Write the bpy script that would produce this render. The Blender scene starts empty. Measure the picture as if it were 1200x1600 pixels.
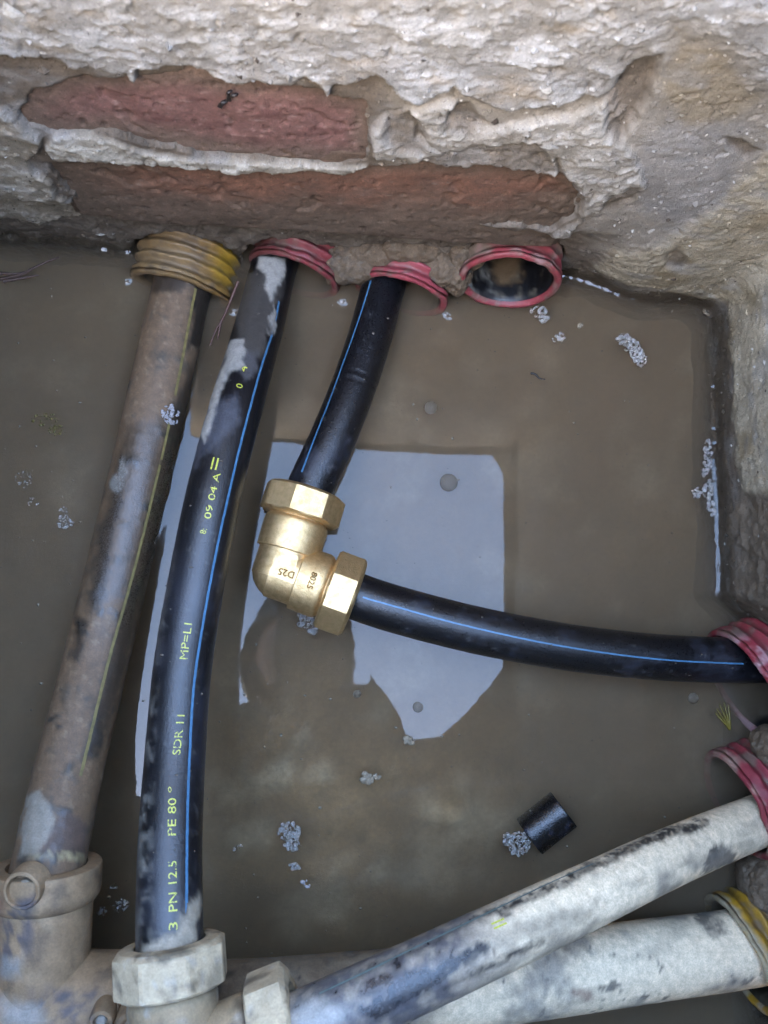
import bpy, math, random
import numpy as np
from mathutils import Matrix, Vector

random.seed(7)
rng = np.random.default_rng(7)
sc = bpy.context.scene
COL = sc.collection

# ------------------------------------------------------------------ camera, sky, sun, exposure
H = 0.47                      # camera height above the water, metres
F = 1203.0                    # focal length in photo pixels (1200 wide)
NAD = (500.0, 930.0)          # where the plumb line under the camera meets the picture
camd = bpy.data.cameras.new('camera')
camd.sensor_fit = 'HORIZONTAL'
camd.sensor_width = 36.0
camd.lens = 36.0 * F / 1200.0
camd.clip_start = 0.005
camd.clip_end = 200.0
camd.dof.use_dof = True
camd.dof.focus_distance = 0.43
camd.dof.aperture_fstop = 18.0
cam = bpy.data.objects.new('camera', camd)
COL.objects.link(cam)
down_cam = Vector(((NAD[0] - 600) / F, -(NAD[1] - 800) / F, -1.0)).normalized()
Q = down_cam.rotation_difference(Vector((0, 0, -1)))
cam.rotation_mode = 'QUATERNION'
cam.rotation_quaternion = Q
cam.location = (0, 0, H)
sc.camera = cam
R3 = np.array(Q.to_matrix())

SUN_EL, SUN_AZ = math.radians(24), math.radians(200)
world = bpy.data.worlds.new('World')
sc.world = world
world.use_nodes = True
nt = world.node_tree
nt.nodes.clear()
sky = nt.nodes.new('ShaderNodeTexSky')
sky.sky_type = 'NISHITA'
sky.sun_disc = False
sky.sun_elevation = SUN_EL
sky.sun_rotation = SUN_AZ
sky.air_density = 1.0
sky.dust_density = 4.0
hs = nt.nodes.new('ShaderNodeHueSaturation')
hs.inputs['Saturation'].default_value = 1.08
bg = nt.nodes.new('ShaderNodeBackground')
bg.inputs['Strength'].default_value = 0.15
wo = nt.nodes.new('ShaderNodeOutputWorld')
nt.links.new(sky.outputs[0], hs.inputs['Color'])
nt.links.new(hs.outputs[0], bg.inputs['Color'])
nt.links.new(bg.outputs[0], wo.inputs['Surface'])

sund = bpy.data.lights.new('sun', 'SUN')
sund.energy = 0.5
sund.angle = math.radians(12)
sund.color = (1.0, 0.95, 0.88)
sun = bpy.data.objects.new('sun', sund)
COL.objects.link(sun)
sdir = Vector((math.sin(SUN_AZ) * math.cos(SUN_EL), math.cos(SUN_AZ) * math.cos(SUN_EL), math.sin(SUN_EL)))
sun.rotation_mode = 'QUATERNION'
sun.rotation_quaternion = sdir.to_track_quat('Z', 'Y')
sun.location = (0, 0, 4)

sc.view_settings.view_transform = 'Standard'
sc.view_settings.look = 'None'
sc.view_settings.gamma = 1.0
sc.view_settings.use_curve_mapping = False
sc.view_settings.exposure = 6.1
sc.render.engine = 'CYCLES'
sc.cycles.use_denoising = True
sc.cycles.use_guiding = True
sc.cycles.guiding_training_samples = 64
sc.cycles.max_bounces = 10
sc.cycles.diffuse_bounces = 4
sc.cycles.glossy_bounces = 5
sc.cycles.transmission_bounces = 6
sc.cycles.transparent_max_bounces = 24
sc.cycles.volume_bounces = 5
sc.cycles.caustics_reflective = False
sc.cycles.caustics_refractive = False
sc.cycles.sample_clamp_indirect = 8.0

# ------------------------------------------------------------------ measuring helpers
def at(px, py, z):
    """the point at height z that the photograph shows at pixel (px, py)"""
    d = R3 @ np.array([(px - 600) / F, -(py - 800) / F, -1.0])
    t = (z - H) / d[2]
    return np.array([0, 0, H]) + t * d

def proj(V):
    V = np.asarray(V, float).reshape(-1, 3)
    q = (V - np.array([0, 0, H])) @ R3
    return np.stack([600 + F * q[:, 0] / -q[:, 2], 800 - F * q[:, 1] / -q[:, 2]], 1)

def nrm(v):
    v = np.asarray(v, float)
    return v / np.linalg.norm(v)

def sm(x, a, b):
    t = np.clip((x - a) / (b - a), 0, 1)
    return t * t * (3 - 2 * t)

def lin(c):
    c = np.asarray(c, float) / 255.0
    return 0.46 * np.where(c <= 0.04045, c / 12.92, ((c + 0.055) / 1.055) ** 2.4)   # colours read off the photo -> surface colours

_g = rng.normal(size=(256, 3))
_g /= np.linalg.norm(_g, axis=1)[:, None]

def perlin(p, seed=0):
    i = np.floor(p).astype(np.int64)
    f = p - i
    u = f * f * f * (f * (f * 6 - 15) + 10)
    out = np.zeros(len(p))
    for dx in (0, 1):
        wx = u[:, 0] if dx else 1 - u[:, 0]
        for dy in (0, 1):
            wy = u[:, 1] if dy else 1 - u[:, 1]
            for dz in (0, 1):
                wz = u[:, 2] if dz else 1 - u[:, 2]
                h = ((i[:, 0] + dx) * 73856093) ^ ((i[:, 1] + dy) * 19349663) ^ ((i[:, 2] + dz) * 83492791) ^ (seed * 2654435)
                h = (h ^ (h >> 13)) * 1274126177 & 0xffffffff
                g = _g[(h >> 9) & 255]
                out += wx * wy * wz * (g[:, 0] * (f[:, 0] - dx) + g[:, 1] * (f[:, 1] - dy) + g[:, 2] * (f[:, 2] - dz))
    return out * 1.5

def fbm(p, scale, octv=3, seed=0, gain=0.5, stretch=None):
    q = p / scale
    if stretch is not None:
        q = q * np.asarray(stretch)
    o, a, s = np.zeros(len(p)), 1.0, 0.0
    for k in range(octv):
        o += a * perlin(q + 17.3 * k, seed + k)
        s += a
        a *= gain
        q = q * 2.03
    return o / s

def poly_sd(P, poly):
    """signed distance, positive inside"""
    poly = np.asarray(poly, float)
    n = len(poly)
    d = np.full(len(P), 1e9)
    ins = np.zeros(len(P), bool)
    for k in range(n):
        a, b = poly[k], poly[(k + 1) % n]
        e = b - a
        w = P - a
        t = np.clip((w @ e) / max(e @ e, 1e-9), 0, 1)
        d = np.minimum(d, np.hypot(w[:, 0] - t * e[0], w[:, 1] - t * e[1]))
        c = (a[1] > P[:, 1]) != (b[1] > P[:, 1])
        with np.errstate(divide='ignore', invalid='ignore'):
            xi = a[0] + (P[:, 1] - a[1]) / (b[1] - a[1] if b[1] != a[1] else 1e-9) * e[0]
        ins ^= c & (P[:, 0] < xi)
    return np.where(ins, d, -d)

def pmask(P, poly, soft=4.0):
    return sm(poly_sd(P, poly), -soft, soft)

def emask(P, cx, cy, rx, ry, soft=0.25, rot=0.0):
    c, s = math.cos(rot), math.sin(rot)
    x, y = P[:, 0] - cx, P[:, 1] - cy
    r = np.hypot((c * x + s * y) / rx, (-s * x + c * y) / ry)
    return 1 - sm(r, 1 - soft, 1 + soft)

def mix(c, col, m):
    return c + (np.asarray(col) - c) * m[:, None]

# ------------------------------------------------------------------ mesh and object helpers
class MB:
    """collects shapes; build() links them as ONE mesh object"""
    def __init__(self):
        self.V, self.Fc, self.n = [], [], 0
        self.A = {}
    def add(self, V, faces, **attrs):
        V = np.asarray(V, float).reshape(-1, 3)
        for f in faces:
            self.Fc.append(np.asarray(f, np.int64) + self.n)
        self.V.append(V)
        for k, a in attrs.items():
            self.A.setdefault(k, []).append(np.asarray(a, float))
        self.n += len(V)
        return self
    def build(self, name, mat, parent=None, smooth=True, sharp=None, base=None):
        V = np.concatenate(self.V)
        org = np.zeros(3)
        if parent is not None:
            r = parent
            while r.parent:
                r = r.parent
            org = np.array(r['_o'])
        elif base is not None:
            org = np.asarray(base, float)
        V = V - org
        me = bpy.data.meshes.new(name)
        me.vertices.add(len(V))
        me.vertices.foreach_set('co', V.astype(np.float32).ravel())
        tot = np.concatenate([np.full(len(f), f.shape[1]) for f in self.Fc])
        lv = np.concatenate([f.ravel() for f in self.Fc])
        st = np.concatenate([[0], np.cumsum(tot)[:-1]])
        me.loops.add(len(lv))
        me.loops.foreach_set('vertex_index', lv.astype(np.int32))
        me.polygons.add(len(tot))
        me.polygons.foreach_set('loop_start', st.astype(np.int32))
        me.update(calc_edges=True)
        me.validate()
        me.polygons.foreach_set('use_smooth', np.full(len(me.polygons), smooth))
        for k, parts in self.A.items():
            a = np.concatenate(parts)
            if a.ndim == 2:
                at_ = me.attributes.new(k, 'FLOAT_COLOR', 'POINT')
                at_.data.foreach_set('color', np.concatenate([a, np.ones((len(a), 1))], 1).astype(np.float32).ravel())
            else:
                at_ = me.attributes.new(k, 'FLOAT', 'POINT')
                at_.data.foreach_set('value', a.astype(np.float32))
        if sharp:
            me.set_sharp_from_angle(angle=math.radians(sharp))
        me.materials.append(mat)
        o = bpy.data.objects.new(name, me)
        COL.objects.link(o)
        if parent is not None:
            o.parent = parent
        else:
            o.location = org
            o['_o'] = list(org)
        return o

def grid_faces(nu, nv, wrap_u=False, flip=False):
    i = np.arange(nu if wrap_u else nu - 1)
    j = np.arange(nv - 1)
    I, J = np.meshgrid(i, j, indexing='ij')
    a = I * nv + J
    b = ((I + 1) % nu) * nv + J
    f = np.stack([a, b, b + 1, a + 1], -1).reshape(-1, 4)
    return f[:, ::-1] if flip else f

def thing(name, label, cat, loc, group=None):
    o = bpy.data.objects.new(name, None)
    o.empty_display_size = 0.02
    COL.objects.link(o)
    o.location = loc
    o['_o'] = list(map(float, loc))
    o['label'] = label
    o['category'] = cat
    if group:
        o['group'] = group
    return o

def tag(o, label=None, cat=None, group=None, kind=None):
    if label: o['label'] = label
    if cat: o['category'] = cat
    if group: o['group'] = group
    if kind: o['kind'] = kind
    return o

def basis(axis, up=(0, 0, 1)):
    a = nrm(axis)
    n = np.asarray(up, float) - a * np.dot(up, a)
    n = nrm(n)
    return a, n, np.cross(a, n)

def lathe(profile, origin, axis, nseg=64, up=(0, 0, 1), rfun=None, close=False):
    """rings of (t, r) along axis; angle 0 points up"""
    a, n, b = basis(axis, up)
    th = np.linspace(0, 2 * math.pi, nseg, endpoint=False)
    prof = np.asarray(profile, float)
    T, TH = np.meshgrid(prof[:, 0], th, indexing='ij')
    Rr = np.repeat(prof[:, 1][:, None], nseg, 1)
    if rfun is not None:
        Rr = rfun(T, TH, Rr)
    V = (np.asarray(origin) + T[..., None] * a + (Rr * np.cos(TH))[..., None] * n + (Rr * np.sin(TH))[..., None] * b)
    nr = len(prof)
    i, j = np.meshgrid(np.arange(nr - 1), np.arange(nseg), indexing='ij')
    j2 = (j + 1) % nseg
    f = np.stack([i * nseg + j, (i + 1) * nseg + j, (i + 1) * nseg + j2, i * nseg + j2], -1).reshape(-1, 4)
    faces = [f[:, ::-1]]
    return V.reshape(-1, 3), faces, T.ravel(), TH.ravel()

def cap(origin, r, axis, nseg=48, up=(0, 0, 1)):
    return lathe([(0, r), (0, 1e-5)], origin, axis, nseg, up)

def spline(P, step):
    P = np.asarray(P, float)
    P = np.vstack([2 * P[0] - P[1], P, 2 * P[-1] - P[-2]])
    out = []
    for k in range(1, len(P) - 2):
        p0, p1, p2, p3 = P[k - 1:k + 3]
        n = max(2, int(np.linalg.norm(p2 - p1) / 0.0004))
        t = np.linspace(0, 1, n, endpoint=False)[:, None]
        out.append(0.5 * ((2 * p1) + (-p0 + p2) * t + (2 * p0 - 5 * p1 + 4 * p2 - p3) * t ** 2 + (-p0 + 3 * p1 - 3 * p2 + p3) * t ** 3))
    C = np.vstack(out + [P[-2][None]])
    d = np.concatenate([[0], np.cumsum(np.linalg.norm(np.diff(C, axis=0), axis=1))])
    m = max(2, int(d[-1] / step) + 1)
    s = np.linspace(0, d[-1], m)
    return np.stack([np.interp(s, d, C[:, k]) for k in range(3)], 1), s

class Pipe:
    def __init__(self, pts, r, step=0.0013, nseg=72):
        self.r = r
        self.C, self.s = spline(pts, step)
        T = np.gradient(self.C, axis=0)
        self.T = T / np.linalg.norm(T, axis=1)[:, None]
        up = np.array([0, 0, 1.0])
        N = up - self.T * (self.T @ up)[:, None]
        self.N = N / np.linalg.norm(N, axis=1)[:, None]
        self.B = np.cross(self.T, self.N)
        self.nseg = nseg
        th = np.linspace(0, 2 * math.pi, nseg, endpoint=False)
        self.S, self.TH = np.meshgrid(self.s, th, indexing='ij')
        self.V = self.pos(self.S.ravel(), self.TH.ravel())
        i, j = np.meshgrid(np.arange(len(self.s) - 1), np.arange(nseg), indexing='ij')
        j2 = (j + 1) % nseg
        self.f = np.stack([i * nseg + j, (i + 1) * nseg + j, (i + 1) * nseg + j2, i * nseg + j2], -1).reshape(-1, 4)[:, ::-1]
    def pos(self, s, th, dr=0.0):
        I = lambda A: np.stack([np.interp(s, self.s, A[:, k]) for k in range(3)], 1)
        C, N, B = I(self.C), I(self.N), I(self.B)
        r = self.r + dr
        r = np.broadcast_to(r, np.shape(s))[:, None]
        return C + r * (np.cos(th)[:, None] * N + np.sin(th)[:, None] * B)
    def find(self, px, py):
        """(s, angle) on the upper side that the photograph shows at (px, py)"""
        th = np.linspace(-1.45, 1.45, 117)
        S, TH = np.meshgrid(self.s, th, indexing='ij')
        P = self.pos(S.ravel(), TH.ravel())
        d = np.hypot(*(proj(P) - np.array([px, py])).T)
        k = d.argmin()
        return S.ravel()[k], TH.ravel()[k]
    def stripe(self, poly, width, dr=0.00012, brk=None):
        pts = sorted(self.find(*p) for p in poly)
        s0 = np.array([p[0] for p in pts]); a0 = np.array([p[1] for p in pts])
        s = np.arange(s0[0], s0[-1], 0.0015)
        # smooth interpolation of the angle
        a = np.interp(s, s0, a0)
        k = np.ones(15) / 15
        a = np.convolve(np.pad(a, 7, mode='edge'), k, 'valid')
        w = width / self.r / 2
        wob = 0.12 * w * np.sin(s * 900) * np.sin(s * 377)
        cols = [self.pos(s, a + q * w + wob, dr) for q in (-1, -0.33, 0.33, 1)]
        V = np.stack(cols, 1).reshape(-1, 3)
        f = grid_faces(len(s), 4)
        if brk is not None:
            keep = brk(s[f[:, 0] // 4])
            f = f[keep]
        return V, [f]

def smooth_angle_text(txt):
    cu = bpy.data.curves.new('txt', 'FONT')
    cu.body = txt
    cu.size = 1.0
    cu.resolution_u = 3
    ob = bpy.data.objects.new('txt', cu)
    COL.objects.link(ob)
    dg = bpy.context.evaluated_depsgraph_get()
    me = bpy.data.meshes.new_from_object(ob.evaluated_get(dg))
    V = np.empty(len(me.vertices) * 3, np.float32)
    me.vertices.foreach_get('co', V)
    V = V.reshape(-1, 3).astype(float)
    me.calc_loop_triangles()
    T = np.empty(len(me.loop_triangles) * 3, np.int32)
    me.loop_triangles.foreach_get('vertices', T)
    T = T.reshape(-1, 3)
    bpy.data.objects.remove(ob)
    bpy.data.curves.remove(cu)
    bpy.data.meshes.remove(me)
    return V, T

# ------------------------------------------------------------------ materials
def new_mat(name):
    m = bpy.data.materials.new(name)
    m.use_nodes = True
    n = m.node_tree
    return m, n, n.nodes['Principled BSDF']

def noise_node(n, scale, detail=4, rough=0.6):
    tc = n.nodes.get('TC') or n.nodes.new('ShaderNodeTexCoord')
    tc.name = 'TC'
    t = n.nodes.new('ShaderNodeTexNoise')
    t.inputs['Scale'].default_value = scale
    t.inputs['Detail'].default_value = detail
    t.inputs['Roughness'].default_value = rough
    n.links.new(tc.outputs['Object'], t.inputs['Vector'])
    return t

def ramp(n, src, a, b, ca=(0, 0, 0, 1), cb=(1, 1, 1, 1)):
    r = n.nodes.new('ShaderNodeValToRGB')
    r.color_ramp.elements[0].position = a
    r.color_ramp.elements[1].position = b
    r.color_ramp.elements[0].color = ca
    r.color_ramp.elements[1].color = cb
    n.links.new(src, r.inputs['Fac'])
    return r

def mat_painted(name, var=0.35, fine=900, coarse=140, bump=0.0006, bstr=0.7, spec=0.5, bscale=700, grit=0.0):
    """albedo and roughness come from the mesh (mud, plaster, paint); nodes add grain, speckle and fine relief"""
    m, n, p = new_mat(name)
    ac = n.nodes.new('ShaderNodeAttribute'); ac.attribute_name = 'Col'
    ar = n.nodes.new('ShaderNodeAttribute'); ar.attribute_name = 'Rgh'
    n1 = noise_node(n, fine, 5, 0.65)
    n2 = noise_node(n, coarse, 5, 0.6)
    r1 = ramp(n, n1.outputs['Fac'], 0.25, 0.75, (1 - var,) * 3 + (1,), (1 + var,) * 3 + (1,))
    r2 = ramp(n, n2.outputs['Fac'], 0.25, 0.75, (1 - var, 1 - var, 1 - var * 1.1, 1), (1 + var, 1 + var, 1 + var * .95, 1))
    m1 = n.nodes.new('ShaderNodeMix'); m1.data_type = 'RGBA'; m1.blend_type = 'MULTIPLY'; m1.inputs[0].default_value = 1
    m2 = n.nodes.new('ShaderNodeMix'); m2.data_type = 'RGBA'; m2.blend_type = 'MULTIPLY'; m2.inputs[0].default_value = 1
    n.links.new(ac.outputs['Color'], m1.inputs[6]); n.links.new(r1.outputs[0], m1.inputs[7])
    n.links.new(m1.outputs[2], m2.inputs[6]); n.links.new(r2.outputs[0], m2.inputs[7])
    last = m2.outputs[2]
    if grit:
        for sc_, lo, hi, ca, cb in ((620, .30, .37, (1 - grit,) * 3 + (1,), (1, 1, 1, 1)), (830, .62, .70, (1, 1, 1, 1), (1 + grit,) * 3 + (1,)), (70, .30, .70, (1 - grit * .35, 1 - grit * .36, 1 - grit * .38, 1), (1 + grit * .30,) * 3 + (1,))):
            ng = noise_node(n, sc_, 2 if sc_ > 100 else 6, .55)
            rg_ = ramp(n, ng.outputs['Fac'], lo, hi, ca, cb)
            mg = n.nodes.new('ShaderNodeMix'); mg.data_type = 'RGBA'; mg.blend_type = 'MULTIPLY'; mg.inputs[0].default_value = 1
            n.links.new(last, mg.inputs[6]); n.links.new(rg_.outputs[0], mg.inputs[7])
            last = mg.outputs[2]
    n.links.new(last, p.inputs['Base Color'])
    ma = n.nodes.new('ShaderNodeMath'); ma.operation = 'MULTIPLY_ADD'
    n.links.new(n1.outputs['Fac'], ma.inputs[0]); ma.inputs[1].default_value = 0.25
    n.links.new(ar.outputs['Fac'], ma.inputs[2])
    mb = n.nodes.new('ShaderNodeMath'); mb.operation = 'SUBTRACT'; mb.use_clamp = True
    n.links.new(ma.outputs[0], mb.inputs[0]); mb.inputs[1].default_value = 0.125
    n.links.new(mb.outputs[0], p.inputs['Roughness'])
    p.inputs['Specular IOR Level'].default_value = spec
    nb = noise_node(n, bscale, 6, 0.7)
    bp = n.nodes.new('ShaderNodeBump')
    bp.inputs['Strength'].default_value = bstr
    bp.inputs['Distance'].default_value = bump
    n.links.new(nb.outputs['Fac'], bp.inputs['Height'])
    n.links.new(bp.outputs[0], p.inputs['Normal'])
    return m

def mat_simple(name, col, rough, metal=0.0, spec=0.5, var=0.2, scale=300, bump=0.0, bscale=900):
    m, n, p = new_mat(name)
    t = noise_node(n, scale, 4)
    c = lin(col)
    r = ramp(n, t.outputs['Fac'], 0.3, 0.7, tuple(c * (1 - var)) + (1,), tuple(np.minimum(c * (1 + var), 1)) + (1,))
    n.links.new(r.outputs[0], p.inputs['Base Color'])
    p.inputs['Roughness'].default_value = rough
    p.inputs['Metallic'].default_value = metal
    p.inputs['Specular IOR Level'].default_value = spec
    if bump:
        nb = noise_node(n, bscale, 5, 0.65)
        bp = n.nodes.new('ShaderNodeBump')
        bp.inputs['Strength'].default_value = 0.8
        bp.inputs['Distance'].default_value = bump
        n.links.new(nb.outputs['Fac'], bp.inputs['Height'])
        n.links.new(bp.outputs[0], p.inputs['Normal'])
    return m

M_wall = mat_painted('wall_plaster_and_mud', 0.24, 1500, 150, 0.0008, 1.0, 0.35, 1000, grit=.42)
M_brick = mat_painted('fired_brick', 0.30, 1700, 260, 0.0006, 0.9, 0.3, 1300, grit=.40)
M_pipe = mat_painted('pipe_with_dried_mud', 0.24, 1100, 230, 0.00034, 0.7, 0.5, 800)
M_conduit = mat_painted('conduit_plastic', 0.16, 700, 150, 0.0003, 0.5, 0.5, 700)
M_fit = mat_painted('dusty_fitting', 0.22, 900, 150, 0.0004, 0.6, 0.45, 700)
M_bed = mat_painted('silt', 0.3, 300, 60, 0.0008, 0.6, 0.3, 500)
M_blue = mat_simple('blue_stripe', (84, 138, 178), 0.45, var=0.18, scale=400)
M_yellow = mat_simple('yellow_print', (235, 235, 84), 0.5, var=0.25, scale=900)
nn_ = M_yellow.node_tree
pp_ = nn_.nodes['Principled BSDF']
src_ = pp_.inputs['Base Color'].links[0].from_socket
sc1 = noise_node(nn_, 1300, 2); sc2 = noise_node(nn_, 240, 3)
am_ = nn_.nodes.new('ShaderNodeMath'); am_.operation = 'ADD'
nn_.links.new(sc1.outputs['Fac'], am_.inputs[0]); nn_.links.new(sc2.outputs['Fac'], am_.inputs[1])
rs_ = ramp(nn_, am_.outputs[0], 0.78, 0.92)
mxs = nn_.nodes.new('ShaderNodeMix'); mxs.data_type = 'RGBA'
nn_.links.new(rs_.outputs[0], mxs.inputs[0]); mxs.inputs[6].default_value = (.012, .012, .014, 1)
nn_.links.new(src_, mxs.inputs[7]); nn_.links.new(mxs.outputs[2], pp_.inputs['Base Color'])
M_ystripe = mat_simple('faded_yellow_stripe', (150, 134, 78), 0.6, var=0.3, scale=300)
M_dark = mat_simple('dark_plastic', (20, 20, 22), 0.5)
M_twig = mat_simple('wet_twig', (38, 30, 26), 0.5, var=0.3, scale=600)
M_sprig = mat_simple('yellow_weed', (128, 112, 38), 0.5, var=0.3, scale=600)
M_leafbit = mat_simple('pale_bits', (165, 150, 125), 0.7, var=0.35, scale=900)
M_lint = mat_simple('white_lint', (205, 200, 200), 0.9, var=0.15, scale=1500)
M_cloth = mat_simple('dark_cloth', (42, 40, 44), 0.9, var=0.25, scale=60)
M_skin = mat_simple('skin', (176, 128, 104), 0.5, var=0.08, scale=40)
M_hair = mat_simple('dark_hair', (34, 26, 22), 0.6, var=0.3, scale=200)
M_ground = mat_simple('trodden_ground', (120, 108, 94), 0.9, var=0.3, scale=12, bump=0.004, bscale=60)

# brass: cast, satin, with darker pits
M_brass, n_, p_ = new_mat('cast_brass')
t1 = noise_node(n_, 260, 5); t2 = noise_node(n_, 1800, 3)
r_ = ramp(n_, t1.outputs['Fac'], 0.3, 0.72, (0.53, 0.36, 0.165, 1), (0.75, 0.55, 0.29, 1))
n_.links.new(r_.outputs[0], p_.inputs['Base Color'])
p_.inputs['Metallic'].default_value = 1.0
rr = ramp(n_, t1.outputs['Fac'], 0.3, 0.7, (0.56,) * 3 + (1,), (0.41,) * 3 + (1,))
n_.links.new(rr.outputs[0], p_.inputs['Roughness'])
bp_ = n_.nodes.new('ShaderNodeBump'); bp_.inputs['Strength'].default_value = 0.8; bp_.inputs['Distance'].default_value = 0.00035
n_.links.new(t2.outputs['Fac'], bp_.inputs['Height']); n_.links.new(bp_.outputs[0], p_.inputs['Normal'])

M_brass_shade = mat_simple('brass_painted_shade', (150, 112, 62), .5, metal=1.0, var=.25, scale=500)  # darker brass: edge shade of the raised characters put into their colour

# muddy water: a clear skin over a scattering volume
M_water = bpy.data.materials.new('muddy_water')
M_water.use_nodes = True
n_ = M_water.node_tree
n_.nodes.clear()
out = n_.nodes.new('ShaderNodeOutputMaterial')
tr = n_.nodes.new('ShaderNodeBsdfTransparent')
gl = n_.nodes.new('ShaderNodeBsdfGlossy'); gl.inputs['Roughness'].default_value = 0.004
fr = n_.nodes.new('ShaderNodeFresnel'); fr.inputs['IOR'].default_value = 1.35
mx = n_.nodes.new('ShaderNodeMixShader')
n_.links.new(fr.outputs[0], mx.inputs[0]); n_.links.new(tr.outputs[0], mx.inputs[1]); n_.links.new(gl.outputs[0], mx.inputs[2])
n_.links.new(mx.outputs[0], out.inputs['Surface'])
vs = n_.nodes.new('ShaderNodeVolumeScatter'); vs.inputs['Color'].default_value = (0.218, 0.173, 0.117, 1); vs.inputs['Density'].default_value = 75
va = n_.nodes.new('ShaderNodeVolumeAbsorption'); va.inputs['Color'].default_value = (0.45, 0.36, 0.26, 1); va.inputs['Density'].default_value = 45
ad = n_.nodes.new('ShaderNodeAddShader')
n_.links.new(vs.outputs[0], ad.inputs[0]); n_.links.new(va.outputs[0], ad.inputs[1])
n_.links.new(ad.outputs[0], out.inputs['Volume'])

# bubbles: thin clear film
M_bub = bpy.data.materials.new('bubble_film')
M_bub.use_nodes = True
n_ = M_bub.node_tree
n_.nodes.clear()
out = n_.nodes.new('ShaderNodeOutputMaterial')
tr = n_.nodes.new('ShaderNodeBsdfTransparent')
gl = n_.nodes.new('ShaderNodeBsdfGlossy'); gl.inputs['Roughness'].default_value = 0.05
df = n_.nodes.new('ShaderNodeBsdfDiffuse'); df.inputs['Color'].default_value = (0.85, 0.80, 0.73, 1)
lw = n_.nodes.new('ShaderNodeLayerWeight'); lw.inputs['Blend'].default_value = 0.30
mx = n_.nodes.new('ShaderNodeMixShader'); mx2 = n_.nodes.new('ShaderNodeMixShader')
mx2.inputs[0].default_value = 0.15
n_.links.new(tr.outputs[0], mx2.inputs[1]); n_.links.new(df.outputs[0], mx2.inputs[2])
n_.links.new(lw.outputs['Fresnel'], mx.inputs[0]); n_.links.new(mx2.outputs[0], mx.inputs[1]); n_.links.new(gl.outputs[0], mx.inputs[2])
n_.links.new(mx.outputs[0], out.inputs['Surface'])

M_film = M_bub.copy()
M_film.name = 'single_bubble_film'
for nd in M_film.node_tree.nodes:
    if nd.type == 'MIX_SHADER' and not nd.inputs[0].is_linked:
        nd.inputs[0].default_value = 0.5
    if nd.type == 'BSDF_DIFFUSE':
        nd.inputs['Color'].default_value = (.13, .105, .075, 1)  # water brown in the film stands in for the missing sky reflection
    if nd.type == 'LAYER_WEIGHT':
        nd.inputs['Blend'].default_value = 0.12

# ------------------------------------------------------------------ the pit: plan of the walls
p1, p2 = at(0, 408, 0), at(1110, 476, 0)
q1, q2 = at(1113, 500, 0), at(1122, 950, 0)
db, dr_ = nrm(p2 - p1), nrm(q2 - q1)
A_ = np.array([[db[0], -dr_[0]], [db[1], -dr_[1]]])
tt = np.linalg.solve(A_, (q1 - p1)[:2])
K = p1 + db * tt[0]                                  # where the two wall lines cross
RC = 0.016
th_t = math.acos(np.clip(np.dot(db, dr_), -1, 1))    # turning angle
tl = RC * math.tan(th_t / 2)
nb_ = np.array([db[1], -db[0], 0.0])                 # inward normal of the back wall
if np.dot(nb_, -K) < 0: nb_ = -nb_
nr_ = np.array([dr_[1], -dr_[0], 0.0])
if np.dot(nr_, -K) < 0: nr_ = -nr_
S0 = np.linalg.norm(at(-170, 397, 0) - (K - db * tl)) # length of straight back wall
ARC = RC * th_t
S1 = np.linalg.norm(at(1138, 1720, 0) - K)
start = K - db * tl - db * S0
arc_c = K - db * tl + nb_ * RC

def wall_path(s):
    s = np.asarray(s, float)
    P = np.zeros((len(s), 3)); N = np.zeros((len(s), 3))
    a = s <= S0
    P[a] = start + db * s[a][:, None]; N[a] = nb_
    b = (s > S0) & (s <= S0 + ARC)
    ph = (s[b] - S0) / RC
    N[b] = nrm(nb_) * np.cos(ph)[:, None] + (-db) * np.sin(ph)[:, None]
    P[b] = arc_c - N[b] * RC
    c = s > S0 + ARC
    P[c] = (K + dr_ * tl) + dr_ * (s[c] - S0 - ARC)[:, None]; N[c] = nr_
    return P, N

# ---- features of the walls, outlined on the photograph
CRUST = [(-200, -250), (-200, 62), (0, 76), (45, 80), (95, 84), (110, 96), (150, 98), (190, 106), (206, 120), (216, 96), (300, 95), (330, 106),
         (385, 121), (400, 114), (452, 123), (475, 110), (495, 114), (512, 137), (526, 120), (562, 118), (585, 104), (612, 122), (628, 146), (655, 150),
         (690, 140), (712, 134), (730, 150), (800, 160), (850, 158), (905, 150), (950, 140), (962, 112), (985, 98), (1008, 86), (1030, 92), (1046, 62),
         (1050, 30), (1100, 40), (1140, 70), (1165, 110), (1200, 140), (1300, 190), (1300, -250)]
STRIP = [(70, 228), (84, 208), (140, 208), (175, 216), (215, 230), (260, 240), (330, 246), (400, 251), (450, 254), (520, 260), (575, 262),
         (540, 274), (520, 272), (470, 266), (430, 268), (360, 264), (300, 257), (222, 252), (150, 246), (88, 244)]
LEFTP = [(-200, 150), (0, 160), (20, 172), (66, 214), (62, 228), (42, 240), (48, 262), (72, 270), (92, 300), (138, 347), (128, 362), (100, 366), (60, 376), (30, 372), (0, 366), (-200, 366)]
LEFTC = [(140, 345), (155, 337), (178, 342), (160, 354), (142, 353)]
RMORT = [(578, 205), (600, 175), (640, 165), (655, 215), (700, 232), (705, 190), (760, 205), (800, 190), (870, 190), (930, 175), (975, 190), (950, 205), (880, 212),
         (800, 222), (840, 250), (850, 235), (868, 240), (880, 260), (905, 280), (925, 308), (955, 285), (1000, 262), (1010, 290), (960, 318), (925, 330), (900, 345),
         (890, 370), (852, 372), (870, 360), (905, 340), (915, 318), (880, 300), (875, 276), (800, 262), (745, 258), (700, 262), (690, 255), (640, 256), (632, 246), (585, 245)]
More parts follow.
